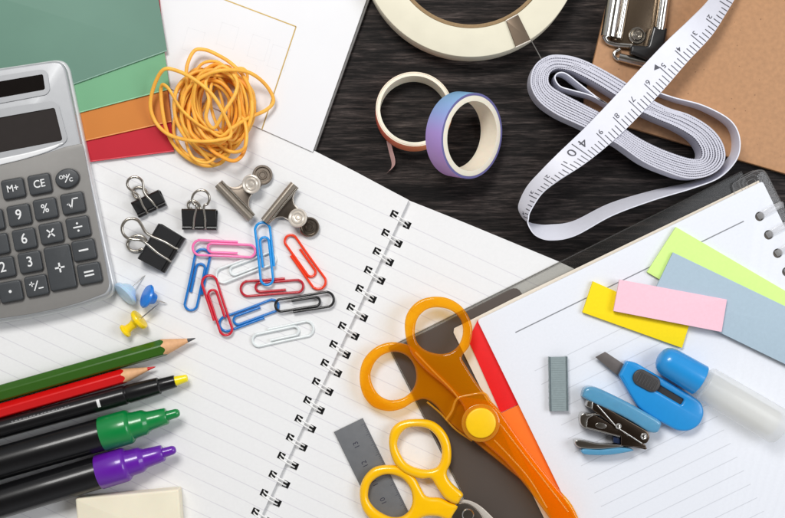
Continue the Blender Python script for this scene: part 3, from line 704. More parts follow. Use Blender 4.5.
for i in range(20):
    cx_, cy_ = 216+random.uniform(-5, 5), 109+random.uniform(-5, 5); rx_, ry_ = random.uniform(20, 40), random.uniform(30, 51); ro = random.uniform(-25, 20)
    if i % 4 == 1: rx_ = random.uniform(13, 19); cx_ += random.uniform(-10, 12); ro = random.uniform(-35, 35); ry_ *= 0.85
    lev = ZN+3+i*1.15; ph = random.uniform(0, 6.3); pts = []
    for k in range(12):
        a = 2*math.pi*k/12; rr = 1+0.07*math.sin(2*a+ph)+0.05*math.sin(3*a+ph*2)+random.uniform(-0.03, 0.03)
        x, y = rx_*rr*math.cos(a), ry_*rr*math.sin(a); c_r, s_r = math.cos(R(ro)), math.sin(R(ro))
        pts.append((cx_+x*c_r-y*s_r, cy_+x*s_r+y*c_r, lev+3*math.sin(a*2+ph)+1.5*math.sin(3*a+ph)))
    band('orange rubber band coiled within the middle of the tangled pile', pts, random.choice((1.35, 1.5, 1.7)), M_rub if i % 3 else M_rub2)

# ------------------------------------------------------------------ binder clips
def binder_clip(label, px, py, rot, Lx, Wy, Hz, loops, seed=0):
    t = Thing('binder_clip', label, 'binder clip', px, py, ZN, rot, 'black binder clips on the ruled page')
    hw = Lx/2; v_ = Wy/2
    # sheet steel wedge: spine at +y, jaws at -y
    prof = [(-v_, 2.4), (v_-1.2, 0.5), (v_, 1.4), (v_, Hz-1.2), (v_-1.2, Hz), (-v_, 4.6)]
    def plate(a, b, th=0.9):
        a, b = Vector(a), Vector(b); d = (b-a).normalized(); n_ = Vector((-d.y, d.x))*th/2
        r_ = [a+n_, b+n_, b-n_, a-n_]; V = [(-hw, p.x, p.y) for p in r_]+[(hw, p.x, p.y) for p in r_]
        return V, [[0, 1, 2, 3], [4, 5, 6, 7], [0, 1, 5, 4], [1, 2, 6, 5], [2, 3, 7, 6], [3, 0, 4, 7]]
    multi('spine', t, [plate(prof[i], prof[i+1], 1.0) for i in (1, 2, 3)], M_blackmatt, 60)
    jaw_u = multi('clip_side', t, [plate(prof[4], prof[5])], M_blackmatt, 60)
    multi('clip_side', t, [plate(prof[0], prof[1])], M_blackmatt, 60)
    # rolled tubes at the jaw, with gaps for the handles
    hx_ = Lx*0.17
    for zt_, in ((5.6,), (2.0,)):
        g = []
        for a, b in ((-hw, -hx_-1.6), (-hx_+1.6, hx_-1.6), (hx_+1.6, hw)):
            g.append(tube_geo([(a, -v_, zt_), (b, -v_, zt_)], 2.1, sides=16))
        multi('rolled_jaw', t, g, M_blackmatt, 50)
    for (reach, wid, top, wob) in loops:
        z0 = 6.4 if top else 1.4; sl = (Hz+0.8 if top else 1.4)
        y1 = v_+0.5; nk = hx_*0.62; rr = wid/2; yc = v_+reach-rr
        zf = (lambda y: z0+(sl-z0)*min(1.0, (y+v_)/(2*v_)) + (max(0, y-v_)*0.12 if top else 0))
        pts = [(-hx_-1.2, -v_, z0-1), (-hx_, -v_+1, z0), (-hx_*0.95, 0, 0), (-nk, y1+reach*0.12, 0)]
        for k in range(9):
            a = R(215-250*k/8); pts.append((rr*math.cos(a), yc+rr*math.sin(a), 0))
        pts += [(nk, y1+reach*0.12, 0), (hx_*0.95, 0, 0), (hx_, -v_+1, z0), (hx_+1.2, -v_, z0-1)]
        pts = [(x+wob*max(0, y+v_)/20, y, z if z else zf(y)) for x, y, z in pts]
        tube('wire_handle', t, cr(pts, 6), 1.3 if Lx < 38 else 1.55, M_nickel, sides=10)
binder_clip('small black binder clip nearest the red folder, upper left of the three', 150, 203.5, 25, 30, 14, 13, [(22, 15, True, -2), (13, 13, False, -4.5)])
binder_clip('small black binder clip beside the rubber bands, furthest right of the three', 200.5, 219, -1, 34, 18, 13, [(19, 17, True, 1.5), (9, 12, False, -6)])
binder_clip('largest black binder clip, with big wire handles folded towards the calculator', 163, 248, 59, 40, 26, 19, [(29, 20, True, 1), (20, 17, False, -5)])

# ------------------------------------------------------------------ bulldog clips
def bulldog(label, px, py, rot):
    t = Thing('bulldog_clip', label, 'bulldog clip', px, py, ZN, rot, 'round ended metal clips beside the rubber bands')
    hw = 23.5
    def neck(zf, yend, wend):
        lp = [(-hw*0.92, 1), (-hw*0.92, 3.5)]+[(-hw*0.75+k*1.1-k*0, 4+0.25*k*k*0.5) for k in range(5)]
        lp = sm2([(-20, 0), (-19.5, 4), (-13, 6), (-8.5, 11), (-7, 17), (-wend, yend-3), (-wend*0.7, yend+3), (wend*0.7, yend+3), (wend, yend-3), (7, 17), (8.5, 11), (13, 6), (19.5, 4), (20, 0)], 5)
        return lp
    up = lambda p: (p[0], p[1], p[2]+7.5+max(0, p[1]-4)*0.28)
    dn = lambda p: (p[0], p[1], p[2]+4.5-max(0, p[1]-4)*0.05)
    shape('upper_plate', t, neck(0, 20, 7), 0, 1.2, M_satin, 0.4, warp=up)
    shape('lower_plate', t, neck(0, 33, 7), 0, 1.2, M_darksteel, 0.4, warp=dn)
    for z, y, m in ((9.2, -1.5, M_bronze), (3.4, -2.5, M_satin)):
        g = []
        ring = []
        for k in range(15):
            a = R(-20+220*k/14); ring.append((y-4.2*math.cos(a)*0.9, z+4.0*math.sin(a)*(1 if z > 5 else -1)*0.8))
        V, F = [], []
        for (yy, z2) in ring: V += [(-hw, yy, z2), (hw, yy, z2)]
        for k in range(len(ring)-1): F.append([2*k, 2*k+1, 2*k+3, 2*k+2])
        n0 = len(V); V += [(x*0.985, (yy-y)*0.72+y, (z2-z)*0.72+z) for x, yy, z2 in V]
        for k in range(len(ring)-1): F.append([n0+2*k, n0+2*k+1, n0+2*k+3, n0+2*k+2])
        for k in range(len(ring)-1): F += [[2*k, 2*k+2, n0+2*k+2, n0+2*k], [2*k+1, 2*k+3, n0+2*k+3, n0+2*k+1]]
        for k in (0, len(ring)-1): F.append([2*k, 2*k+1, n0+2*k+1, n0+2*k])
        o = mesh('jaw', V, F, m, t, 50)
    tube('jaw_ridge', t, [(-hw, 3.2, 8.4), (hw, 3.2, 8.4)], 1.3, M_nickel, sides=12)
    prof = [(0, 9.2), (1.2, 9.6), (2.2, 9.2), (2.6, 8.3), (2.0, 7.4), (1.5, 6.6), (2.0, 5.8), (2.6, 5.2), (2.2, 4.4), (1.3, 3.6), (1.2, 2.6), (2.0, 1.8), (2.2, 0.05)]
    T1 = Matrix.Translation((0, 23, 13.0)) @ Matrix.Rotation(R(14), 4, 'X') @ AXZ
    v, f = lathe_geo(prof, T1, 44); mesh('thumb_plate', v, f, M_satin, t, 25)
    T2 = Matrix.Translation((0, 36.5, 3.4)) @ Matrix.Rotation(R(-4), 4, 'X') @ AXZ
    v, f = lathe_geo([(0, 9.6), (1.6, 10.0), (2.8, 9.2), (2.8, 8), (0.8, 7.2), (0.8, 4.8), (2.0, 4.2), (2.0, 3.2), (1.0, 2.6), (1.0, 0.05)], T2, 44); mesh('thumb_plate', v, f, M_darksteel, t, 25)
bulldog('round ended metal clip with its handles pointing up right', 236.5, 200.8, -46)
bulldog('round ended metal clip nearer the wire binding, handles pointing down right', 281, 204, -129)

# ------------------------------------------------------------------ paper clips
def clip_path():
    P_ = []
    def arc(cx_, cy_, r, a0, a1, n=10): return [(cx_+r*math.cos(R(a0+(a1-a0)*k/n)), cy_+r*math.sin(R(a0+(a1-a0)*k/n))) for k in range(n+1)]
    P_ += [(13, 7.2), (0, 7.2)] + arc(-24, 0, 7.4, 90, 270) + [(-10, -7.2), (10, -7.2)] + arc(24.5, -1.3, 6.1, -90, 90) + [(8, 4.8), (-4, 4.8)] + arc(-12.2, 0.4, 4.4, 90, 270) + [(0, -4.0), (13, -4.0)]
    return [(x, y, 0) for x, y in P_]
CP = clip_path()
GPC = 'coloured paper clips scattered on the ruled page'
proto = None
def paper_clip(label, px, py, rot, z, rgb, mname, mirror=False, sc=1.0):
    global proto
    m = mat('clip_'+mname, rgb, 0.28, var=0.03, coat=0.3)
    t = Thing('paper_clip', label, 'paper clip', px, py, ZN+1.4+z, 0, GPC)
    tilt = [(x*sc, y, 0.9*math.sin(i*0.12)*0.6) for i, (x, y, _) in enumerate(CP)]
    pts = []
    P_ = cr(tilt, 3)
    v, f = tube_geo(P_, 1.3, sides=10); mesh('bent_wire', v, f, m, t, 60)
    t.o.matrix_world = Matrix.Translation(wpos(px, py, ZN+1.4+z)*S) @ Matrix.Rotation(R(rot), 4, 'Z') @ (Matrix.Rotation(math.pi, 4, 'X') if mirror else Matrix.Identity(4))
paper_clip('pink paper clip, topmost of the scattered clips', 224.5, 248.7, -2.5, 3.2, (248, 118, 178), 'pink')
paper_clip('blue paper clip hooked under the pink one, standing upright on the left', 197.5, 280.3, -102, 0.4, (12, 116, 196), 'blue')
paper_clip('bright blue paper clip lying upright over the white and dark red ones', 265.4, 254, -83.5, 4.0, (14, 148, 224), 'skyblue')
paper_clip('white paper clip passing under the bright blue clip', 246, 266.5, 21, 0.4, (226, 232, 232), 'white')
paper_clip('orange red paper clip lying alone at the right of the clips', 304.2, 262, 125.5, 0.4, (240, 62, 24), 'orangered')
paper_clip('dark red paper clip lying flat below the bright blue one', 272.4, 286.8, 4.5, 0.8, (186, 22, 42), 'darkred')
paper_clip('red paper clip with its lower end over a blue clip', 217, 306, -72, 3.6, (206, 20, 46), 'red', True)
paper_clip('blue paper clip between the red and the black ones', 249.5, 315.5, 20, 0.5, (18, 112, 192), 'blue', True)
paper_clip('black paper clip, the only one of that colour', 304.3, 303, 189, 3.2, (26, 26, 28), 'black', sc=0.94)
paper_clip('white paper clip lying alone lowest on the page', 282.4, 333.8, 192, 0.4, (222, 228, 228), 'white', True)

# ------------------------------------------------------------------ push pins
def pin(label, px, py, z, axis, prof, rgb, mname, needle, trans=False, sub=None):
    a = Vector(axis).normalized(); M = a.to_track_quat('X', 'Z').to_matrix().to_4x4()
    t = Thing('push_pin', label, 'push pin', px, py, z, 0, 'plastic push pins below the calculator', mtx=M)
    m = mat('pin_'+mname, rgb, 0.3, var=0.03, sss=0.3, coat=0.2)
    lathe('grip', t, prof, m, None, 40)
    lathe('needle', t, [(needle[0], 0.65), (needle[0]+needle[1]-4, 0.6), (needle[0]+needle[1], 0.05)], M_steel, None, 12)
PR = [(0, 5.4), (0.5, 7.0), (2.2, 7.3), (3.2, 6.4), (4.4, 4.6), (9.5, 3.9), (14, 5.2), (16.5, 8.4), (18, 10.4), (20, 10.8), (21.5, 10.2), (22, 8.4)]
pin('yellow push pin, lowest of the three pins', 124, 332, ZN+8, (0.78, 0.62, 0.10), PR, (252, 214, 12), 'yellow', (21, 24))
FL = [(0, 9.0), (0.6, 11.6), (2.2, 12.4), (4.0, 11.4), (5.5, 8.2), (8, 5.6), (12, 5.0), (15.5, 6.0), (17.5, 8.2), (19.5, 8.0), (20, 6)]
pin('dark blue push pin standing tilted between the other two pins', 146, 296, ZN+14, (0.78, -0.33, -0.50), [(-1.5, 0.1), (-1.4, 8), (-0.6, 11.0), (1.0, 12.2), (2.6, 11.4), (4.2, 7.5), (9, 5.5), (10, 5)], (26, 126, 218), 'blue', (9, 15))
pin('pale blue push pin touching the calculator corner', 125, 294, ZN+12, (0.60, 0.62, -0.42), [(-3, 0.1), (-2.8, 8), (-1.6, 12.5), (0.4, 13.8), (2.4, 13.0), (5, 9.5), (8, 7), (9.5, 5)], (186, 218, 242), 'paleblue', (9, 20))

# ------------------------------------------------------------------ pencils and markers
def along(p0, p1, z):                      # pixel axis -> matrix with x along the axis
    a, b = wpos(*p0, z), wpos(*p1, z); d = b-a; return math.degrees(math.atan2(d.y, d.x)), d.length
def pen_thing(name, label, cat, tip, far, z, group=None):
    ang, ln = along(tip, far, z); t = Thing(name, label, cat, tip[0], tip[1], z, ang, group); return t, ln
M_wood_p = mat('pencil_wood', (222, 170, 124), 0.6, var=0.08, vscale=700, bump=0.1)
def pencil(label, tip, far, z, r, cone, leadl, rgb, mname, leadrgb):
    t, ln = pen_thing('pencil', label, 'pencil', tip, far, z, 'pencils beside the markers')
    n_ = 72; V, F = [], []
    st = [cone-3.0, cone-2, cone-1, cone, cone+1.5, cone+3, cone+8, 300]
    def hexr(a, rr): k = (a+math.pi/6) % (math.pi/3) - math.pi/6; return rr*math.cos(math.pi/6)/math.cos(k) if True else rr
    rows = []
    for i, x in enumerate(st):
        row = []
        for k in range(n_):
            a = 2*math.pi*k/n_ + R(15); hr = min(hexr(2*math.pi*k/n_, r*1.1), r*1.045)
            cone_r = r*1.05*x/cone   # cone surface radius at this x
            xx = x
            if i < 4:   # scalloped edge between paint and wood
                xx = cone*hr/(r*1.05)-0.2 + (i-3)*0.0
            row.append((xx if i <= 3 else max(x, 0), hr*math.cos(a), hr*math.sin(a)))
        rows.append(row)
    rows = rows[3:]
    for row in rows: V += row
    for i in range(len(rows)-1):
        for k in range(n_):
            k2 = (k+1) % n_; F.append([i*n_+k, i*n_+k2, (i+1)*n_+k2, (i+1)*n_+k])
    mesh('barrel', V, F, mat('pencil_'+mname, rgb, 0.25, var=0.05, vscale=60, coat=0.4), t, 22)
    V, F = [], []; xs = [leadl, cone*0.4, cone*0.6, cone*0.8, cone*0.9, cone*0.93, cone*0.96, cone*0.99, cone*1.03]
    for x in xs:
        for k in range(n_):
            a = 2*math.pi*k/n_ + R(15); hr = min(hexr(2*math.pi*k/n_, r*1.1), r*1.045); rr = min(r*1.05*x/cone, hr-0.12)
            V.append((x, rr*math.cos(a), rr*math.sin(a)))
    for i in range(len(xs)-1):
        for k in range(n_):
            k2 = (k+1) % n_; F.append([i*n_+k, i*n_+k2, (i+1)*n_+k2, (i+1)*n_+k])
    mesh('sharpened_wood', V, F, M_wood_p, t, 22)
    lathe('lead', t, [(0, 0.25), (1.5, 0.75), (leadl+0.1, r*1.05*leadl/cone)], mat('lead_'+mname, leadrgb, 0.4, var=0.1), None, 24)
pencil('dark green pencil with sharpened graphite point, topmost of the row', (195.5, 338.3), (0, 393.8), ZN+8.6, 8.3, 34, 8, (48, 94, 14), 'green', (70, 70, 72))
pencil('red coloured pencil with red lead, between the green pencil and the slim marker', (155.5, 366.8), (0, 411.3), ZN+7.6, 7.4, 34, 8, (212, 12, 16), 'red', (205, 30, 34))
def marker(label, name, tip, far, z, nibrgb, caprgb, steps, group, mname):
    t, ln = pen_thing(name, label, 'marker', tip, far, z, group)
    mn = mat('marker_'+mname, caprgb, 0.3, var=0.03, coat=0.4)
    for part, prof, m in steps(mn): lathe(part, t, prof, m, None, 56)
    return t
GM = 'thick black barrelled markers, uncapped'
def thick(mn):
    return [('nib', [(0, 0.4), (0.4, 2.4), (1.5, 3.6), (3.5, 4.4), (10, 4.7), (15, 5.2)], mn),
            ('grip_section', [(12.5, 5.0), (13, 7.4), (14, 8.2), (24, 9.0), (31, 9.6), (33, 10.4), (35.5, 12.2), (37, 12.6), (46, 13.0), (48.5, 13.6), (50, 15.6), (51.5, 16.6), (53, 17.0), (78, 17.2), (79.2, 16.6), (79.2, 14)], mn),
            ('barrel', [(78.5, 13), (79, 15.6), (81, 16.2), (320, 16.6)], M_black)]
marker('black barrelled marker with green tip section, above the purple one', 'marker_pen', (179.8, 412.3), (0, 463), ZN+17, 0, (2, 128, 60), thick, GM, 'green')
marker('black barrelled marker with purple tip section, just above the eraser', 'marker_pen', (176, 449.2), (0, 502), ZN+17, 0, (100, 24, 162), thick, GM, 'purple')
def slim(mn):
    return [('nib', [(0, 0.5), (0.2, 2.6), (1, 3.6), (13, 5.0), (14, 5.0)], mn),
            ('tip_holder', [(12.5, 5.4), (13, 6.2), (28, 6.8), (29, 7.4)], M_black),
            ('grip_section', [(28.5, 7.0), (29.5, 8.4), (46, 9.0), (60, 9.4), (61, 9.2), (61.4, 8.6), (63, 8.6), (63.6, 9.3)], M_black),
            ('barrel', [(63.2, 9.0), (64.5, 9.6), (320, 9.6)], M_black)]
hl = marker('slim black marker with yellow chisel tip, below the red pencil', 'highlighter', (187.8, 377.8), (0, 429.3), ZN+10, 0, (246, 226, 10), slim, 'slim markers', 'yellow')
geo = []
for i in range(2):
    for k in range(7):
        pass
V, F = [], []
for k in range(9):
    a = R(62+6*k); V += [(88, 9.72*math.cos(a), 9.72*math.sin(a)), (91, 9.72*math.cos(a), 9.72*math.sin(a))]
for k in range(8): F.append([2*k, 2*k+1, 2*k+3, 2*k+2])
hb = [c for c in hl.o.children if c.name.startswith('barrel')][0]
mesh('white_mark', V, F, mat('white_print', (225, 225, 225), 0.5), hb, 60)
def wrap(x, y, r=9.66, a0=52): a = R(a0)+y/r; return (x, r*math.cos(a), r*math.sin(a))
g = []
random.seed(3)
x = 118.0
while x < 178:
    L_ = random.uniform(1.2, 3.4)
    g.append(([wrap(x, -0.5, a0=128 if False else 118), wrap(x+L_, -0.5, a0=118), wrap(x+L_, 0.5, a0=118), wrap(x, 0.5, a0=118)], [[0, 1, 2, 3]])); x += L_+random.uniform(0.6, 1.6)
multi('printed_line', hb, g, mat('grey_print', (120, 120, 122), 0.5), 0)

# ------------------------------------------------------------------ eraser
er = Thing('eraser', 'cream block eraser below the purple marker, bottom edge', 'eraser', 130, 510, ZN, 4.5)
shape('block', er, rnd(er.L([(75, 498.5), (178.5, 489.5), (182.5, 545), (80, 553)], ZN+20), 2.2), 0.1, 20, mat('eraser_rubber', (238, 230, 206), 0.6, var=0.03, vscale=90, sss=0.15, bump=0.1), 2.2)

# ------------------------------------------------------------------ metal ruler
ru = Thing('metal_ruler', 'short grey steel ruler with cut end, under the yellow scissors', 'ruler', 334, 432, ZN, 26)
ZR = ZN+1.6
w_ = ru.l(362.7, 418, ZR).x
M_rul = mat('ruler_steel', (116, 118, 121), 0.5, 0.35, var=0.05, vscale=300, bump=0.06)
bl = shape('blade', ru, [(0, 0), (w_, 0), (w_, -150), (0, -150)], 0.1, 1.5, M_rul, 0.2)
M_rp = mat('ruler_print', (44, 44, 60), 0.6)
g = []
for k in range(0, 118):
    y = -6-k*2.22/2*1.0
    ln = 2.4 if k % 2 == 0 else 1.6
    if k % 10 == 0: ln = 4.4
    g.append(([(w_-0.2-ln, y, 1.64), (w_-0.2, y, 1.64), (w_-0.2, y+0.32, 1.64), (w_-0.2-ln, y+0.32, 1.64)], [[0, 1, 2, 3]]))
for n_, (a, b) in zip(('13', '12', '11', '10', '9'), ((356.5, 445), (365, 464), (375, 483), (383.5, 501), (392, 520))):
    c = ru.l(a, b, ZR); g.append(text_geo(n_, 7.4, lambda x, y, c=c: (c.x-y, c.y+x, 1.64), 0.02))
multi('printed_scale', bl, g, M_rp, 0)

# ------------------------------------------------------------------ yellow scissors
ys_ = Thing('scissors', 'scissors with solid yellow handles and steel blades, at the bottom edge', 'scissors', 460, 500, ZN, 0)
M_yel = mat('yellow_plastic', (255, 194, 0), 0.26, var=0.02, coat=0.4)
def yl(lst, z): return ys_.L(lst, z)
ZY = ZN+13
# lower ring half
arm1 = sm2(yl([(359.5, 494), (363, 480), (373, 469), (387, 466), (402, 468), (414, 477), (421, 489), (427, 497.5), (440, 499), (449, 503), (458.5, 506.5), (455, 514), (449, 521), (438, 517.5), (426, 517.5), (416, 522), (406, 528), (392, 529), (375, 524), (363, 511)], ZY), 5)
h1 = sm2(yl([(368, 496), (371, 484), (381, 476.5), (392, 475.5), (403, 480), (410.5, 490), (412.5, 502), (409, 512), (401, 518), (390, 518), (378, 512), (370.5, 504)], ZY), 5)
shape('handle', ys_, [arm1, h1], 1.0, 11, M_yel, 4.0)
arm2 = sm2(yl([(389, 446), (391, 431), (400, 422.5), (414, 419.8), (430, 421), (441, 427.5), (448.5, 438), (451.5, 450), (451, 463), (447, 474), (452, 484), (463, 494.5), (461, 500), (457, 505), (446, 500), (437.5, 489), (431, 479.5), (421, 479.5), (405, 474), (394, 463)], ZY+3), 5)
h2 = sm2(yl([(397.5, 447), (400, 436), (407, 429), (417, 427.5), (428, 429.5), (436.5, 437), (441.5, 448), (441.5, 459), (437, 468), (427, 470.5), (414, 468), (404.5, 461.5)], ZY+3), 5)
shape('handle', ys_, [arm2, h2], 4.2, 11, M_yel, 4.0)
shape('blade', ys_, sm2(yl([(450, 503), (461, 500), (470, 501), (480, 506), (492, 517), (520, 548), (500, 548), (476, 524), (462, 514), (452, 512)], ZN+8), 4), 5.5, 2, M_satin, 0.7)
shape('blade', ys_, sm2(yl([(451, 508), (462, 503), (474, 507), (484, 519), (494, 548), (470, 548), (462, 527), (452, 518)], ZN+11), 4), 8.2, 2.2, M_darksteel, 0.8)
pv = ys_.l(468, 515, ZN+12)
multi('pivot_screw', ys_, [disc_geo(pv.x, pv.y, 10.2, [(0, 6), (1.6, 6), (2.6, 5), (2.8, 0.1)], 30)], M_steel, 30)

# ------------------------------------------------------------------ orange see-through scissors
os_ = Thing('scissors', 'large scissors of see-through orange plastic with a round yellow pivot', 'scissors', 480, 423, 16, 0)
M_or = clear_mat('orange_clear', (255, 202, 40), (255, 150, 0), 0.48, 0.06, 0.0, 0.3)
ZO = 22
def ol(lst, z): return os_.L(lst, z)
up_o = sm2(ol([(404.8, 330), (407, 314), (417, 302), (431, 297), (447, 298), (461, 306), (470, 319), (472.5, 333), (469, 347), (462, 357), (466, 366), (477, 383), (490, 400), (500, 411), (512, 428), (530, 453), (556, 486), (572, 505), (580, 524), (575, 530), (560, 530), (550, 519), (545, 512), (527, 488), (505, 462), (480, 440), (470, 428), (466, 415), (460, 402), (443, 385), (424, 369), (410, 351)], ZO+8), 5)
up_h = sm2(ol([(414.8, 331), (418, 318), (427, 309.5), (439, 307.5), (452, 311), (461, 320.5), (463, 333), (459, 345), (450, 352.5), (438, 354), (425, 350), (417, 342)], ZO+8), 5)
lo_o = sm2(ol([(359.5, 378), (363, 361), (374, 348.5), (389, 342.5), (405, 344), (416, 350), (424, 359), (433, 368), (447, 381), (463, 396), (490, 402), (505, 418), (516, 440), (534, 466), (556, 493), (574, 511), (577, 530), (566, 534), (556, 530), (543, 502), (531, 488), (516, 476), (498, 461), (486, 451.5), (472, 440), (458, 430), (446, 419), (436, 406), (425, 399.5), (414, 402), (402, 409), (388, 411.5), (373, 407), (363, 395)], ZO), 5)
lo_h = sm2(ol([(370.5, 378), (374, 364), (383, 355), (396, 352), (408, 357), (415, 368), (416, 381), (411, 392), (401, 399), (388, 400), (377, 393)], ZO), 5)
shape('handle', os_, [lo_o, lo_h], 0.0, 7.0, M_or, 2.6)
shape('handle', os_, [up_o, up_h], 7.4, 7.0, M_or, 2.6)
M_orr = clear_mat('orange_ridge', (255, 225, 130), (255, 186, 50), 0.7, 0.06, 0.05)
ridge = lambda lst, z, r, n=6: tube_geo(cr([os_.l(a, b, z+16) for a, b in lst], n), r, sides=8)
multi('raised_ridge', os_, [ridge([(446, 420), (452, 411), (457, 399), (470, 395), (484, 393.5), (490, 401)], 14.6, 1.2, 4)], M_orr, 60)
multi('raised_ridge', os_, [ridge([(415, 352), (432, 370), (450, 388), (459, 399)], 14.6, 0.9), ridge([(427, 402), (440, 413), (455, 429), (472, 441)], 7.2, 0.9)], M_orr, 60)
multi('raised_ridge', os_, [ridge([(500, 424), (520, 450), (545, 482), (568, 512)], 14.6, 0.9), ridge([(494, 440), (512, 459), (530, 480), (547, 508)], 14.6, 0.9)], M_orr, 60)
c_ = os_.l(480.8, 423, 16+16)
multi('pivot_collar', os_, [disc_geo(c_.x, c_.y, 14.4, [(0, 18.6), (1.2, 18.6), (1.6, 18), (1.6, 15.8)], 56)], M_orr, 40)
multi('pivot_cap', os_, [disc_geo(c_.x, c_.y, 14.6, [(0, 14.8), (2.6, 14.8), (3.6, 14.2), (4.0, 13), (4.0, 0.05)], 56)], mat('pivot_yellow', (250, 200, 14), 0.35, var=0.03), 30)

# ------------------------------------------------------------------ sticky note pads
ZP = 13.7
def pad(label, pts, z, h, rgb, nm):
    t = Thing('sticky_note_pad', label, 'sticky notes', pts[0][0], pts[0][1], z, 0, 'sticky note pads on the loose leaf page')
    shape('notes', t, rnd(t.L(pts, z+h), 0.4), 0.1, h, mat('note_edge_'+nm, tuple(int(v*0.93) for v in rgb), 0.8, var=0.1, vscale=3000), 0.15)
    k = 1.0
    shape('top_note', t, rnd(t.L(pts, z+h+0.4), 0.4), h+0.12, 0.3, mat('note_'+nm, rgb, 0.75, var=0.025, vscale=900, bump=0.2, bscale=4000, spec=0.25), 0.05)
    add_wave(MATS['note_'+nm], 30, 0.5)
pad('pale green sticky note pad, lying under the blue grey one', [(676, 227), (830, 317), (801, 362), (647, 272)], ZP, 3.2, (214, 246, 146), 'green')
pad('blue grey sticky note pad, widest of the four', [(673, 252.3), (840, 332.5), (818, 380), (650.6, 299)], ZP+3.6, 3.2, (172, 192, 206), 'blue')
pad('yellow sticky note pad, partly hidden beneath the pink one', [(593, 281.3), (689.5, 324), (682, 348), (582.5, 312.4)], ZP, 4.2, (250, 222, 24), 'yellow')
pad('pink sticky note pad, lying on top of the other pads', [(619.5, 279.5), (727, 299.5), (721.6, 332), (613.5, 311)], ZP+7.2, 3.6, (246, 200, 214), 'pink')

# ------------------------------------------------------------------ strip of staples
sp_ = Thing('staple_strip', 'grey strip of staples lying beside the mini stapler', 'staples', 548, 356.5, ZP, 1)
M_stap = mat('staple_steel', (150, 164, 166), 0.45, 0.35, var=0.06, vscale=900)
g = []
n_st = 24; Ls, Ws = 53.5, 18.5
for k in range(n_st):
    y0 = -k*Ls/n_st; y1 = y0-Ls/n_st+0.1; dz = random.uniform(-0.06, 0.06)+(0.2 if k in (5, 11, 17) else 0); dx = random.uniform(-0.15, 0.15)
    for (xa, xb, za, zb2) in ((0, Ws, 5.2+dz, 6.4+dz), (0, 1.5, 0.2, 5.2+dz), (Ws-1.5, Ws, 0.2, 5.2+dz)):
        V = [(x+dx, y, z) for z in (za, zb2) for x, y in ((xa, y0), (xb, y0), (xb, y1), (xa, y1))]
        g.append((V, [[3, 2, 1, 0], [4, 5, 6, 7], [0, 1, 5, 4], [1, 2, 6, 5], [2, 3, 7, 6], [3, 0, 4, 7]]))
multi('staples', sp_, g, M_stap, 0)
tube('side_fold', sp_, [(1.1, 0, 6.1), (1.1, -Ls, 6.1)], 0.9, mat('staple_dark', (104, 116, 120), 0.4, 0.4), sides=8)
tube('side_fold', sp_, [(Ws-1.1, 0, 6.1), (Ws-1.1, -Ls, 6.1)], 0.9, mat('staple_dark', (104, 116, 120), 0.4, 0.4), sides=8)

# ------------------------------------------------------------------ mini stapler lying on its side
st = Thing('mini_stapler', 'mini stapler with blue top lying open on its side below the cutter', 'stapler', 620, 415, ZP, 0)
def sl(lst, z=ZP+14): return st.L(lst, z)
M_scap = mat('stapler_blue', (88, 152, 188), 0.26, var=0.04, coat=0.5, sss=0.2)
M_splate = mat('stapler_metal', (112, 98, 86), 0.2, 1.0, var=0.06, bump=0.04)  # brown base colour stands in for dark surroundings reflected in the metal
shape('top_cover', st, sm2(sl([(582.3, 394), (584.5, 388.5), (590, 386.5), (599, 388.5), (625, 401), (645, 412), (659.5, 421), (659.5, 427), (656.5, 432), (648, 431.5), (634, 423), (617.7, 414), (594, 403.3), (583, 397.5)]), 4), 0.6, 19, M_scap, 3.2)
shape('upper_arm', st, rnd(sl([(591, 401.5), (597, 402), (618, 414.5), (647, 431), (649.5, 437), (646, 443), (641, 443.5), (616, 427), (592, 409.5)]), [1, 2, 1, 3, 3, 3, 3, 1, 1]), 2.6, 15.5, M_splate, 0.8)
shape('staple_driver', st, rnd(sl([(587, 400), (592.5, 401), (592, 408.5), (585.5, 406)]), 0.8), 2, 17, M_steel, 0.8)
shape('magazine', st, rnd(sl([(588, 414.5), (595, 415), (621.5, 430), (646, 445.5), (646, 447.5), (621, 446), (621, 436), (586, 428)]), [1, 2, 1, 1, 1, 1, 1, 1]), 1.0, 13.5, M_splate, 0.7)
shape('magazine_front', st, sm2(sl([(581, 414.5), (586, 413), (593, 415.5), (588, 419), (586.5, 428), (581.5, 425.5), (579.8, 420)]), 4), 0.8, 14.6, M_steel, 0.9)
multi('magazine_rail', st, [tube_geo(cr([st.l(*p) for p in ((586, 415, 28.5), (600, 414.5, 29), (612, 420, 29))], 5), 1.1, sides=8), tube_geo([st.l(586, 427.6, 28), st.l(620, 436.5, 28)], 0.9, sides=8), tube_geo([st.l(597, 405, 31.6), st.l(617, 427.5, 31.6), st.l(642, 443.5, 31.6)], 0.7, sides=8)], M_steel, 60)
sc_ = st.l(601, 425.8, 29)
shape('slot', st, ell(sc_.x, sc_.y, 5.6, 2.8, -8, 28), 14.3, 0.9, M_steel, 0.3)
shape('base_plate', st, sm2(sl([(575, 441), (580, 439.6), (600, 443.5), (621, 444.5), (621, 447), (600, 449), (583, 448.5), (576, 445.5)], ZP+12), 4), 0.6, 13.6, M_steel, 1.2)
shape('anvil_block', st, sl([(614, 437), (620.5, 438.5), (620.5, 444.5), (614, 443)]), 2, 9, mat('dark_blue_plastic', (24, 40, 72), 0.3), 0.4)
shape('base_cover', st, sm2(sl([(582.5, 449), (600, 449.5), (621, 447.5), (633.5, 450), (622, 453), (606, 455), (584, 454.3)], ZP+12), 4), 0.8, 14, M_scap, 1.6)
shape('base_lever', st, rnd(sl([(621, 443.5), (645, 446), (648, 449), (646, 450.2), (634, 447.5), (621, 448)]), 0.6), 2.0, 9, M_splate, 0.5)
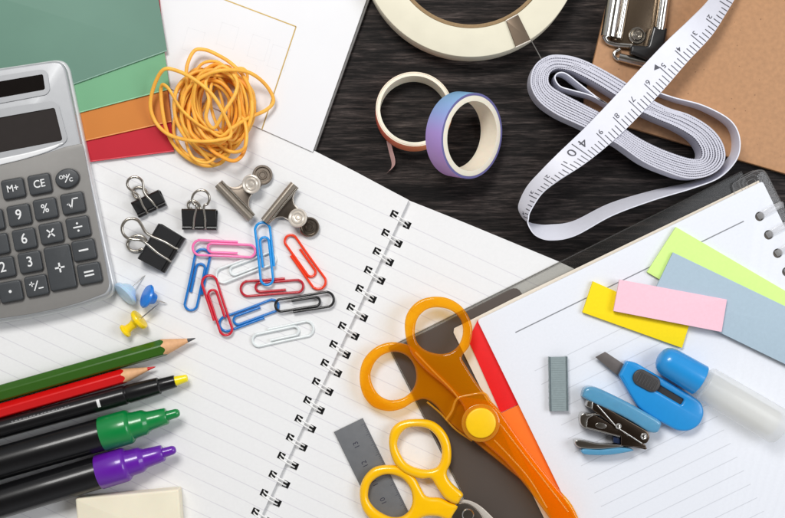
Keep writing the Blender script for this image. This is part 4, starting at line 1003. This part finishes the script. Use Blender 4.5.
for a, b, r, z in ((618.6, 426.4, 2.9, 18), (644, 436.5, 3.3, 18), (628.5, 435.6, 1.3, 15)):
    c_ = st.l(a, b, ZP+19); multi('rivet', st, [disc_geo(c_.x, c_.y, z-1, [(0, r), (1.6, r), (2.2, r*0.7), (1.9, r*0.5), (2.2, 0.05)], 28)], M_steel, 30)

# ------------------------------------------------------------------ cutter
cu_ = Thing('utility_knife', 'blue snap blade cutter with dark thumb slider, above the mini stapler', 'knife', 650, 395, ZP, -29)
def ul(lst, z=ZP+12): return cu_.L(lst, z)
M_cb = mat('cutter_blue', (32, 144, 214), 0.3, var=0.02, coat=0.35)
slot = ul([(652, 388), (655.5, 382.6), (684.3, 399.6), (681.2, 405)])
body_o = rnd(ul([(619, 375.5), (626.3, 361), (635.5, 362.3), (662, 378), (691.5, 395.5), (702, 403), (704.5, 414), (700, 425), (690, 431.3), (677.5, 431.3), (656, 419.5), (638.6, 408), (631, 396)]), [1, 2, 4, 4, 4, 8, 8, 8, 8, 8, 6, 8, 4])
shape('body', cu_, [body_o, rnd(slot, 1.5)], 1.0, 12, M_cb, 2.6)
shape('slot_floor', cu_, rnd(ul([(650, 389), (654, 381), (687, 399.5), (682.5, 407)]), 1), 5, 5, mat('slot_dark', (32, 32, 36), 0.5), 0.2)
shape('blade', cu_, ul([(595.4, 357.2), (605.2, 351.8), (645, 378), (636, 391)], ZP+7), 5.6, 1.0, mat('blade_steel', (120, 114, 112), 0.42, 0.8, var=0.05), 0.15)
a_, b_ = [cu_.l(*p) for p in ((646.5, 380.8, ZP+14), (658, 387, ZP+14))]
ang = math.degrees(math.atan2(b_.y-a_.y, b_.x-a_.x))
M_sld = mat('slider_grey', (62, 60, 60), 0.42, var=0.04)
s_o = shape('slider', cu_, [tuple(p) for p in rrect(a_.x, a_.y, 28.5, 16.5, 8, 8, ang)], 12.2, 3.2, M_sld, 1.3)
g = []
d_ = Vector((math.cos(R(ang)), math.sin(R(ang)), 0)); n2_ = Vector((-d_.y, d_.x, 0)); c_ = Vector((a_.x, a_.y, 15.3))
for k in range(-3, 4): g.append(tube_geo([c_+d_*(k*3.0+0.5)-n2_*5.5, c_+d_*(k*3.0+0.5)+n2_*5.5], 0.95, sides=8))
multi('slider_ribs', s_o, g, M_sld, 60)

# ------------------------------------------------------------------ glue stick
ang, ln = along((658, 357), (783, 431), ZP+16)
gl = Thing('glue_stick', 'glue stick with blue cap and frosted clear body, below the sticky notes', 'glue', 665.2, 359.8, ZP+16.5, -30.5)
lathe('cap', gl, [(-7.5, 0.1), (-7.3, 4), (-6, 8), (-3.5, 11.5), (0, 13.6), (4, 14.6), (39, 15.6), (39.6, 15.2), (39.6, 13)], M_cb, None, 64)
lathe('bottle', gl, [(39.2, 12.5), (39.4, 13.2), (44, 13.4), (45, 16.6), (47, 17.4), (128, 18.2), (131, 16.5), (133, 12), (133.2, 0.1)], clear_mat('frosted_bottle', (253, 253, 251), (250, 249, 246), 0.38, 0.35, 0.0, 0.6), None, 64)
lathe('glue_core', gl, [(44, 2), (44.2, 12.5), (122, 13), (124, 12), (124.2, 0.1)], clear_mat('glue_white', (250, 249, 244), (250, 248, 240), 0.45, 0.5, 0.0, 0.6), None, 48)
